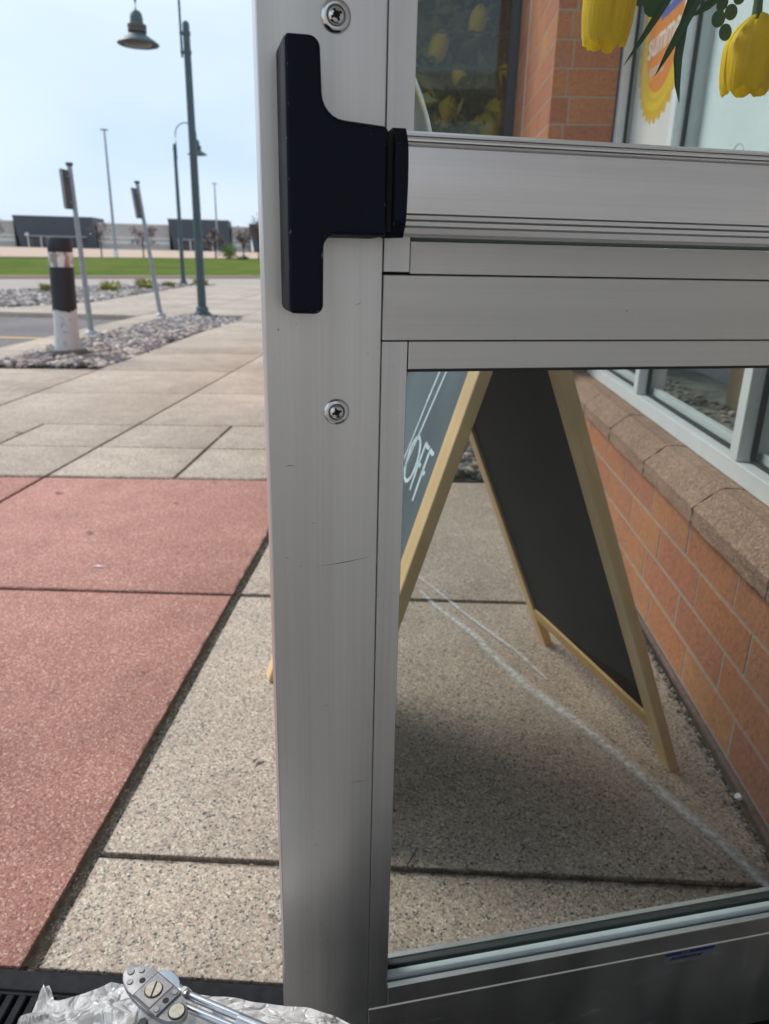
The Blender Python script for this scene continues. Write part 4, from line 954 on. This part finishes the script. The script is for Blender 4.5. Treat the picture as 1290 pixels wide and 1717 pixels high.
arm = thing('closer_arm', 'zinc door closer arm with a cast grey pivot bracket lying on the plastic bag', 'door closer arm', (-.235, .505, .335))
AO = Vector((-.235, .505, .335))
ax_dir = Vector((.072, -.046, 0)).normalized(); ay_dir = Vector((.046, .072, 0)).normalized()
def A_(a, b, c): v_ = ax_dir * a + ay_dir * b; return (v_.x, v_.y, c)
cen = Vector((-.2275, .4960)); CM = Matrix(((ax_dir.x, ay_dir.x, 0, cen.x - AO.x), (ax_dir.y, ay_dir.y, 0, cen.y - AO.y), (0, 0, 1, 0), (0, 0, 0, 1)))
hl, hw_ = .0415, .0160
pl = []
for i in range(40):
    a = 2 * pi * i / 40; ex = abs(cos(a)) ** 1.0 * (1 if cos(a) > 0 else -1); sy = sin(a); pl.append((hl * ex, hw_ * (abs(sy) ** .85) * (1 if sy > 0 else -1)))
plate = prism_z('bracket_plate', pl, -.006, 0, 'cast_metal', arm, .0012, CM)
# raised saddle in the middle, with recess and pivot pin
def cyl(nm, x, y, r, z0, z1, mat, par, seg=24): return lathe(nm, [(r, z0), (r, z1 - .0004), (r - .0004, z1)], mat, par, seg, CM @ Matrix.Translation((x, y, 0)))
prism_z('saddle', [(-.0215, -.0150), (.0215, -.0150), (.0215, .0150), (-.0215, .0150)], .0001, .0022, 'cast_metal', arm, .0008, CM)
prism_z('saddle_recess', [(-.0125, -.0146), (.0115, -.0146), (.0115, .0146), (-.0125, .0146)], .0018, .00245, 'concrete_dark', arm, 0, CM)
prism_z('saddle_floor', [(-.0115, -.0135), (.0105, -.0135), (.0105, .0135), (-.0115, .0135)], .0020, .00265, 'cast_metal', arm, 0, CM)
cyl('pin_rim', -.0005, 0, .0088, .002, .0030, 'rust', arm); pin = cyl('pivot_pin', -.0005, 0, .0078, .0022, .0042, 'worn_pin', arm)
prism_z('pin_slot', [(-.0008, -.0076), (.0008, -.0076), (.0008, .0076), (-.0008, .0076)], .0040, .00435, 'black_recess', pin, 0, CM @ Matrix.Rotation(.55, 4, 'Z'))
cyl('end_pin', .0320, .000, .0072, .0001, .0016, 'worn_pin', arm); cyl('pin_rim', .0320, .000, .0080, .0001, .0010, 'black_recess', arm)
for (x_, y_, r_) in ((-.0350, .000, .0034), (-.0280, .0072, .0030), (-.0270, -.0072, .0030), (.0172, .0105, .0028), (.0172, -.0105, .0028)):
    b0 = .0022 if abs(x_) < .02 else .0001; cyl('cast_boss', x_, y_, r_, b0, b0 + .0009, 'cast_metal', arm, 16)
for (x_, y_) in ((-.0172, .0), (.0168, .0)):
    cyl('screw_hole', x_, y_, .0032, .0020, .0024, 'black_recess', arm, 16)
prism_z('knuckle', [(.0160 * cos(a) - .004, .0150 + .0125 * sin(a)) for a in [2 * pi * i / 28 for i in range(28)]], -.014, -.0062, 'zinc', arm, .001, CM)
cyl('bolt_head', .010, -.0215, .0045, -.016, -.007, 'black_metal', arm, 6)
def W3(x, y, z): return Vector((x, y, z)) - AO
tube('arm_rod', [W3(-.2120, .5085, .322), W3(-.199, .5030, .3225)], .0064, 'zinc', arm, 16); tube('arm_collar', [W3(-.2050, .5055, .3225), W3(-.2015, .5040, .3225)], .0068, 'white_paint', arm, 16)
tube('arm_rod', [W3(-.2010, .5060, .3215), W3(-.060, .4560, .326)], .0038, 'zinc', arm, 14); tube('arm_rod', [W3(-.2050, .4970, .3195), W3(-.060, .4470, .324)], .0036, 'zinc', arm, 14)
tube('arm_sleeve', [W3(-.1450, .4835, .3225), W3(-.040, .4455, .326)], .0066, 'zinc', arm, 18)
tube('sleeve_pin', [W3(-.120, .4720, .3275), W3(-.120, .4720, .3325)], .0022, 'worn_pin', arm, 10)

# ================================================================== BOLLARD, SIGNS, LIGHTS
bo = thing('bollard', 'black and white concrete bollard with a silver band standing in the rock bed', 'bollard', (-3.315, 6.93, 0))
sh = Matrix(((1, 0, .040, 0), (0, 1, 0, 0), (0, 0, 1, 0), (0, 0, 0, 1)))
lathe('footing', [(.17, -.06), (.175, .045), (.168, .055)], 'concrete_dark', bo, 32)
lathe('lower_shaft', [(.114, .045), (.112, .10), (.107, .25), (.104, .428)], 'bollard_white', bo, 32, sh)
bm = bmesh.new(); N = 40; top = []; bo_ = []; r_ = random.Random(2)
for i in range(N):
    a = 2 * pi * i / N; zb = .408 + .012 * sin(3 * a + 1) + r_.uniform(-.006, .006); bo_.append(bm.verts.new((.107 * cos(a) + .04 * zb, .107 * sin(a), zb))); top.append(bm.verts.new((.105 * cos(a) + .04 * .79, .105 * sin(a), .79)))
for i in range(N): bm.faces.new((bo_[i], bo_[(i + 1) % N], top[(i + 1) % N], top[i]))
from_bm('black_sleeve', bm, 'bollard_black', bo, True)
lathe('silver_band', [(.1035, .785), (.1045, .80), (.1045, .91), (.1035, .917)], 'foil_band', bo, 32, sh)
lathe('cap', [(.1035, .917), (.106, .922), (.106, 1.035), (.100, 1.043), (.001, 1.044)], 'bollard_black', bo, 32, sh)

def sign(loc, top_x, zt, lab):
    s_ = thing('parking_sign', lab, 'sign', loc, 0, 'signs beside the parking bay')
    tube('post', [(0, 0, 0), (top_x * .5, 0, zt * .5), (top_x, 0, zt)], [.034, .027, .025], 'galvanised', s_, 14)
    lathe('post_cap', [(.026, zt - .02), (.038, zt - .01), (.040, zt + .012), (.03, zt + .018)], 'sign_brown', s_, 14, Matrix.Translation((top_x, 0, 0)))
    lathe('base_flange', [(.085, .0), (.08, .014), (.04, .05)], 'galvanised', s_, 14)
    xb = top_x * (1.54 / zt) - .048
    sh_ = Matrix.Translation((xb, 0, 1.545)) @ Matrix.Rotation(-atan2(-top_x, zt), 4, 'Y')
    pn = prism_z('sign_panel', fillet_poly([(-.155, -.20, .025), (.155, -.20, .025), (.155, .20, .025), (-.155, .20, .025)]), -.003, .003, 'sign_brown', s_, 0, sh_ @ Matrix(((0, 0, 1, 0), (1, 0, 0, 0), (0, 1, 0, 0), (0, 0, 0, 1))))
    for dz in (-.13, .13): bm = bmesh.new(); add_box(bm, -.002, .05, -.03, .03, dz - .012, dz + .012, .002, sh_); from_bm('clamp', bm, 'galvanised', s_)
    bm = bmesh.new(); add_box(bm, .004, .016, -.155, -.130, -.19, .19, 0, sh_); from_bm('panel_rib', bm, 'galvanised', s_)
sign((-3.82, 8.62, 0), -.045, 1.80, 'nearer steel post sign, brown back edge-on, just behind the bollard')
sign((-3.865, 11.16, 0), -.195, 1.82, 'farther leaning steel post sign, between the bollard and green street lamp')

def street_lamp(loc, sc, side, lab):
    s_ = thing('street_lamp', lab, 'street lamp', loc, 0, 'green gooseneck street lamps'); s_.scale = (sc, sc, sc)
    lathe('footing', [(.155, -.1), (.158, .02), (.15, .03)], 'concrete_dark', s_, 24)
    lathe('base_flange', [(.118, .03), (.118, .055), (.095, .065), (.088, .13), (.078, .14)], 'green_paint', s_, 24)
    lathe('pole', [(.064, .14), (.046, 3.70), (.046, 3.78), (.038, 3.81), (.02, 3.825), (.001, 3.828)], 'green_paint', s_, 20)
    x0 = -.075 if side < 0 else -.06
    if side > 0: x0 = .045
    for z in (3.46, 3.68):
        bm = bmesh.new(); add_lathe(bm, [(.056, z - .02), (.056, z + .02)], 16); add_box(bm, min(0, x0) - .015, max(0, x0) + .015, -.02, .02, z - .018, z + .018, .003); from_bm('clamp', bm, 'green_paint', s_)
    R_arc = .295; pts = [(x0, 0, 3.40), (x0, 0, 3.8), (x0, 0, 4.06)]
    if side > 0: xa = -.0
    for i in range(1, 17):
        a = pi * i / 16; pts.append((x0 + side * R_arc * (1 - cos(a)), 0, 4.06 + R_arc * sin(a)))
    xe = x0 + side * 2 * R_arc; pts.append((xe, 0, 3.93)); tube('arm', pts, .0155, 'green_paint', s_, 12)
    T = Matrix.Translation((xe, 0, 0))
    hd = lathe('lamp_neck', [(.012, 3.945), (.045, 3.935), (.072, 3.905), (.084, 3.85), (.086, 3.775)], 'green_paint', s_, 28, T)
    lathe('lamp_collar', [(.118, 3.680), (.122, 3.685), (.122, 3.72), (.116, 3.722), (.116, 3.735), (.124, 3.737), (.124, 3.772), (.112, 3.778)], 'sign_brown', hd, 28, T)
    sd = lathe('lamp_shade', [(.095, 3.685), (.110, 3.665), (.165, 3.625), (.225, 3.590), (.268, 3.560), (.276, 3.545), (.270, 3.540), (.215, 3.572), (.150, 3.605), (.09, 3.635)], 'green_paint', s_, 36, T, False)
    lathe('lamp_lens', [(.19, 3.560), (.17, 3.535), (.10, 3.515), (.001, 3.51)], 'lamp_lens', sd, 28, T, False)
street_lamp((-3.29, 11.35, 0), 1.0, -1, 'nearer green street lamp with the pendant shade hooked out to the left')
street_lamp((-6.45, 20.62, 0), .90, 1, 'farther green street lamp, its pendant shade showing past the nearer pole')
for (loc, h, lab) in (((-25.49, 63.8, -.1), 9.5, 'tall thin grey pole left of the leaning signs, in front of the pale store wall'), ((-23.86, 90, -.1), 7.7, 'fainter tall thin pole in front of the right dark store entrance')):
    t_ = thing('light_mast', lab, 'light pole', loc, 0, 'thin masts on the far car park')
    tube('pole', [(0, 0, .4), (0, 0, h)], [.13, .07], 'galvanised', t_, 10); lathe('footing', [(.22, 0), (.2, .6)], 'far_pale_wall', t_, 12)
    bm = bmesh.new(); add_box(bm, -.28, .28, -.14, .14, h, h + .09, .01); from_bm('lamp_head', bm, 'galvanised', t_)

# grass tufts on the far bed
rg = random.Random(61)
spots = [(-8.0, 16.2, .26, 'low yellow-green grass tuft at the left of the far rock bed'), (-7.2, 17.6, .30, 'second grass tuft from the left on the far rock bed'), (-6.85, 16.6, .26, 'grass tuft nearest the walk on the far rock bed'), (-6.9, 18.9, .32, 'fuller green grass tuft in the middle of the far rock bed'), (-6.55, 18.0, .22, 'dry yellow grass tuft just left of the farther sign post'), (-6.35, 19.1, .22, 'small green grass tuft left of the farther street lamp'), (-5.95, 20.5, .26, 'small grass tuft right beside the farther street lamp base')]
for x, y, r__, lb in spots:
    bm = bmesh.new()
    for _ in range(260):
        a = rg.uniform(0, 6.28); rr_ = r__ * sqrt(rg.random()) * .6; b = Vector((rr_ * cos(a), rr_ * sin(a), -.02)); o_ = Vector((cos(a), sin(a), 0)) * rg.uniform(.3, 1) * r__ * .7; h = rg.uniform(.09, .22) * (r__ / .26); s_ = Vector((-sin(a), cos(a), 0)) * .008
        m_ = b + o_ * .4 + Vector((0, 0, h * .7)); t_ = b + o_ + Vector((0, 0, h)); v_ = [bm.verts.new(b - s_), bm.verts.new(b + s_), bm.verts.new(m_ + s_), bm.verts.new(m_ - s_)]; bm.faces.new(v_); bm.faces.new((v_[3], v_[2], bm.verts.new(t_)))
    o = from_bm('grass_tuft', bm, 'tuft_green'); o.location = (x, y, 0); tag(o, lb, 'plant', 'grass tufts on the far rock bed')

# ================================================================== FAR STORE
st = thing('store_building', 'long pale grey store with dark entrance blocks beyond the grass', 'building', (-93, 165, -.1), math.atan(.19))
def sx_(px_world): return (px_world + 93)
wl_m = 'far_grey_wall'
edges = [(-90, 5.2), (16, 43.0), (57.0, 61.0), (77, 140)]
for a, b in ((-90, 5.0), (22.3, 37.4), (51.0, 54.8), (66.0, 130)):
    box('wall', a, b, 0, 12, 0, 5.25, wl_m, st); box('parapet', a, b, -.15, 0, 5.05, 5.3, 'far_pale_wall', st)
    box('wall_band', a, b, -.12, 0, 1.05, 1.75, 'far_pale_wall', st); box('wall_band', a, b, -.12, 0, 2.15, 2.55, 'far_pale_wall', st)
    box('plinth', a, b, -.2, 0, 0, .45, 'far_grey_wall', st)
def dark_block(x0, x1, h, lean=.0):
    bm = bmesh.new(); P = [(x0 + 1.0, -1.6, 0), (x1, -1.6, 0), (x1, 10, 0), (x0 + 1.0, 10, 0), (x0, -1.6, h), (x1 - .6, -1.6, h), (x1 - .6, 10, h), (x0, 10, h)]; vv = [bm.verts.new(p) for p in P]
    for f in ((0, 1, 2, 3), (4, 5, 6, 7), (0, 1, 5, 4), (1, 2, 6, 5), (2, 3, 7, 6), (3, 0, 4, 7)): bm.faces.new([vv[i] for i in f])
    return from_bm('entrance_block', bm, 'far_dark_panel', st)
B1 = dark_block(5.4, 22.3, 6.35); B2 = dark_block(37.4, 51.0, 6.5); B3 = dark_block(54.8, 66.0, 5.9)
for blk, x0, x1, nwin in ((B1, 8.2, 20.0, 9), (B2, 39.6, 48.0, 7)):
    wd = (x1 - x0) / nwin
    for i in range(nwin):
        box('window', x0 + i * wd + .12, x0 + (i + 1) * wd - .12, -1.72, -1.61, .15, 2.0, 'far_glass' if (i + (x0 > 20)) % 3 else 'sign_brown', blk)
    for i in range(0, nwin + 1, 2): box('column', x0 + i * wd - .12, x0 + i * wd + .12, -2.0, -1.62, 0, 2.15, 'far_pale_wall', blk)
    box('canopy', x0 - .3, x1 + .3, -2.1, -1.61, 2.16, 2.42, 'galvanised', blk)
lathe('clock_disc', [(.42, 0), (.42, .1)], 'white_paint', B1, 20, Matrix.Translation((8.0, -1.7, 2.5)) @ Matrix.Rotation(radians(90), 4, 'X'))
# far trees
def small_tree(loc, h, cr, mat, n, seed, lab, leaf=.16, cat='tree'):
    rg_ = random.Random(seed); t_ = thing('young_tree', lab, cat, loc, 0, 'young trees on the far car park')
    bm = bmesh.new(); add_tube(bm, [(0, 0, 0), (.03, 0, h * .5), (0, .02, h * .8)], [.07, .05, .025], 7)
    tips = []
    for i in range(14):
        a = rg_.uniform(0, 6.28); z0 = h * rg_.uniform(.35, .7); e_ = Vector((cos(a) * cr * rg_.uniform(.4, .9), sin(a) * cr * rg_.uniform(.4, .9), z0 + rg_.uniform(.1, .45) * h)); e_.z = min(e_.z, h)
        add_tube(bm, [(0, 0, z0), tuple(Vector((0, 0, z0)).lerp(e_, .5) + Vector((0, 0, .05))), tuple(e_)], [.028, .018, .007], 5); tips.append(e_)
    from_bm('trunk', bm, 'bark', t_)
    bm = bmesh.new()
    for e_ in tips: leaf_cloud(bm, rg_, e_.x * .85, e_.y * .85, e_.z - .05, cr * .22, cr * .22, h * .07, n // 14, leaf, leaf * .35)
    from_bm('crown', bm, mat, t_)
small_tree((-36.2, 65, -.1), 2.9, .8, 'twig_red', 260, 1, 'sparse bare tree at the left edge before the pale store wall')
small_tree((-27.2, 65, -.1), 2.6, 1.1, 'twig_red', 130, 2, 'nearly bare tree right of the left dark entrance')
small_tree((-23.6, 65, -.1), 2.3, 1.2, 'twig_red', 620, 3, 'reddish tree left of the right dark entrance')
small_tree((-16.9, 63, -.1), 2.2, .9, 'twig_red', 560, 4, 'brown leafless tree before the right dark entrance')
small_tree((-15.3, 66, -.1), 2.4, .75, 'twig_red', 420, 5, 'reddish tree between the right dark entrance and the last dark block')
small_tree((-14.0, 66, -.1), 3.5, .8, 'twig_red', 420, 6, 'taller reddish tree before the last dark block at the door edge')
gs = thing('green_shrub', 'bright green rounded shrub right of the thin pole at the far lawn edge', 'shrub', (-16.05, 64.0, -.1)); bm = bmesh.new(); leaf_cloud(bm, rg, 0, 0, .62, .28, .28, .28, 700, .16, .05); from_bm('foliage', bm, 'shrub_green', gs); tube('stem', [(0, 0, 0), (0, 0, .5)], .05, 'bark', gs)
for i, (x, lb) in enumerate(((-14.9, 'low dark bush at the lawn edge, the left of a pair'), (-14.45, 'low dark bush at the lawn edge, the right of a pair'))):
    bm = bmesh.new(); leaf_cloud(bm, rg, 0, 0, .18, .16, .16, .1, 160, .12, .04); o = from_bm('low_bush', bm, 'dark_leaf'); o.location = (x, 63, -.1); tag(o, lb, 'bush', 'pair of low bushes')
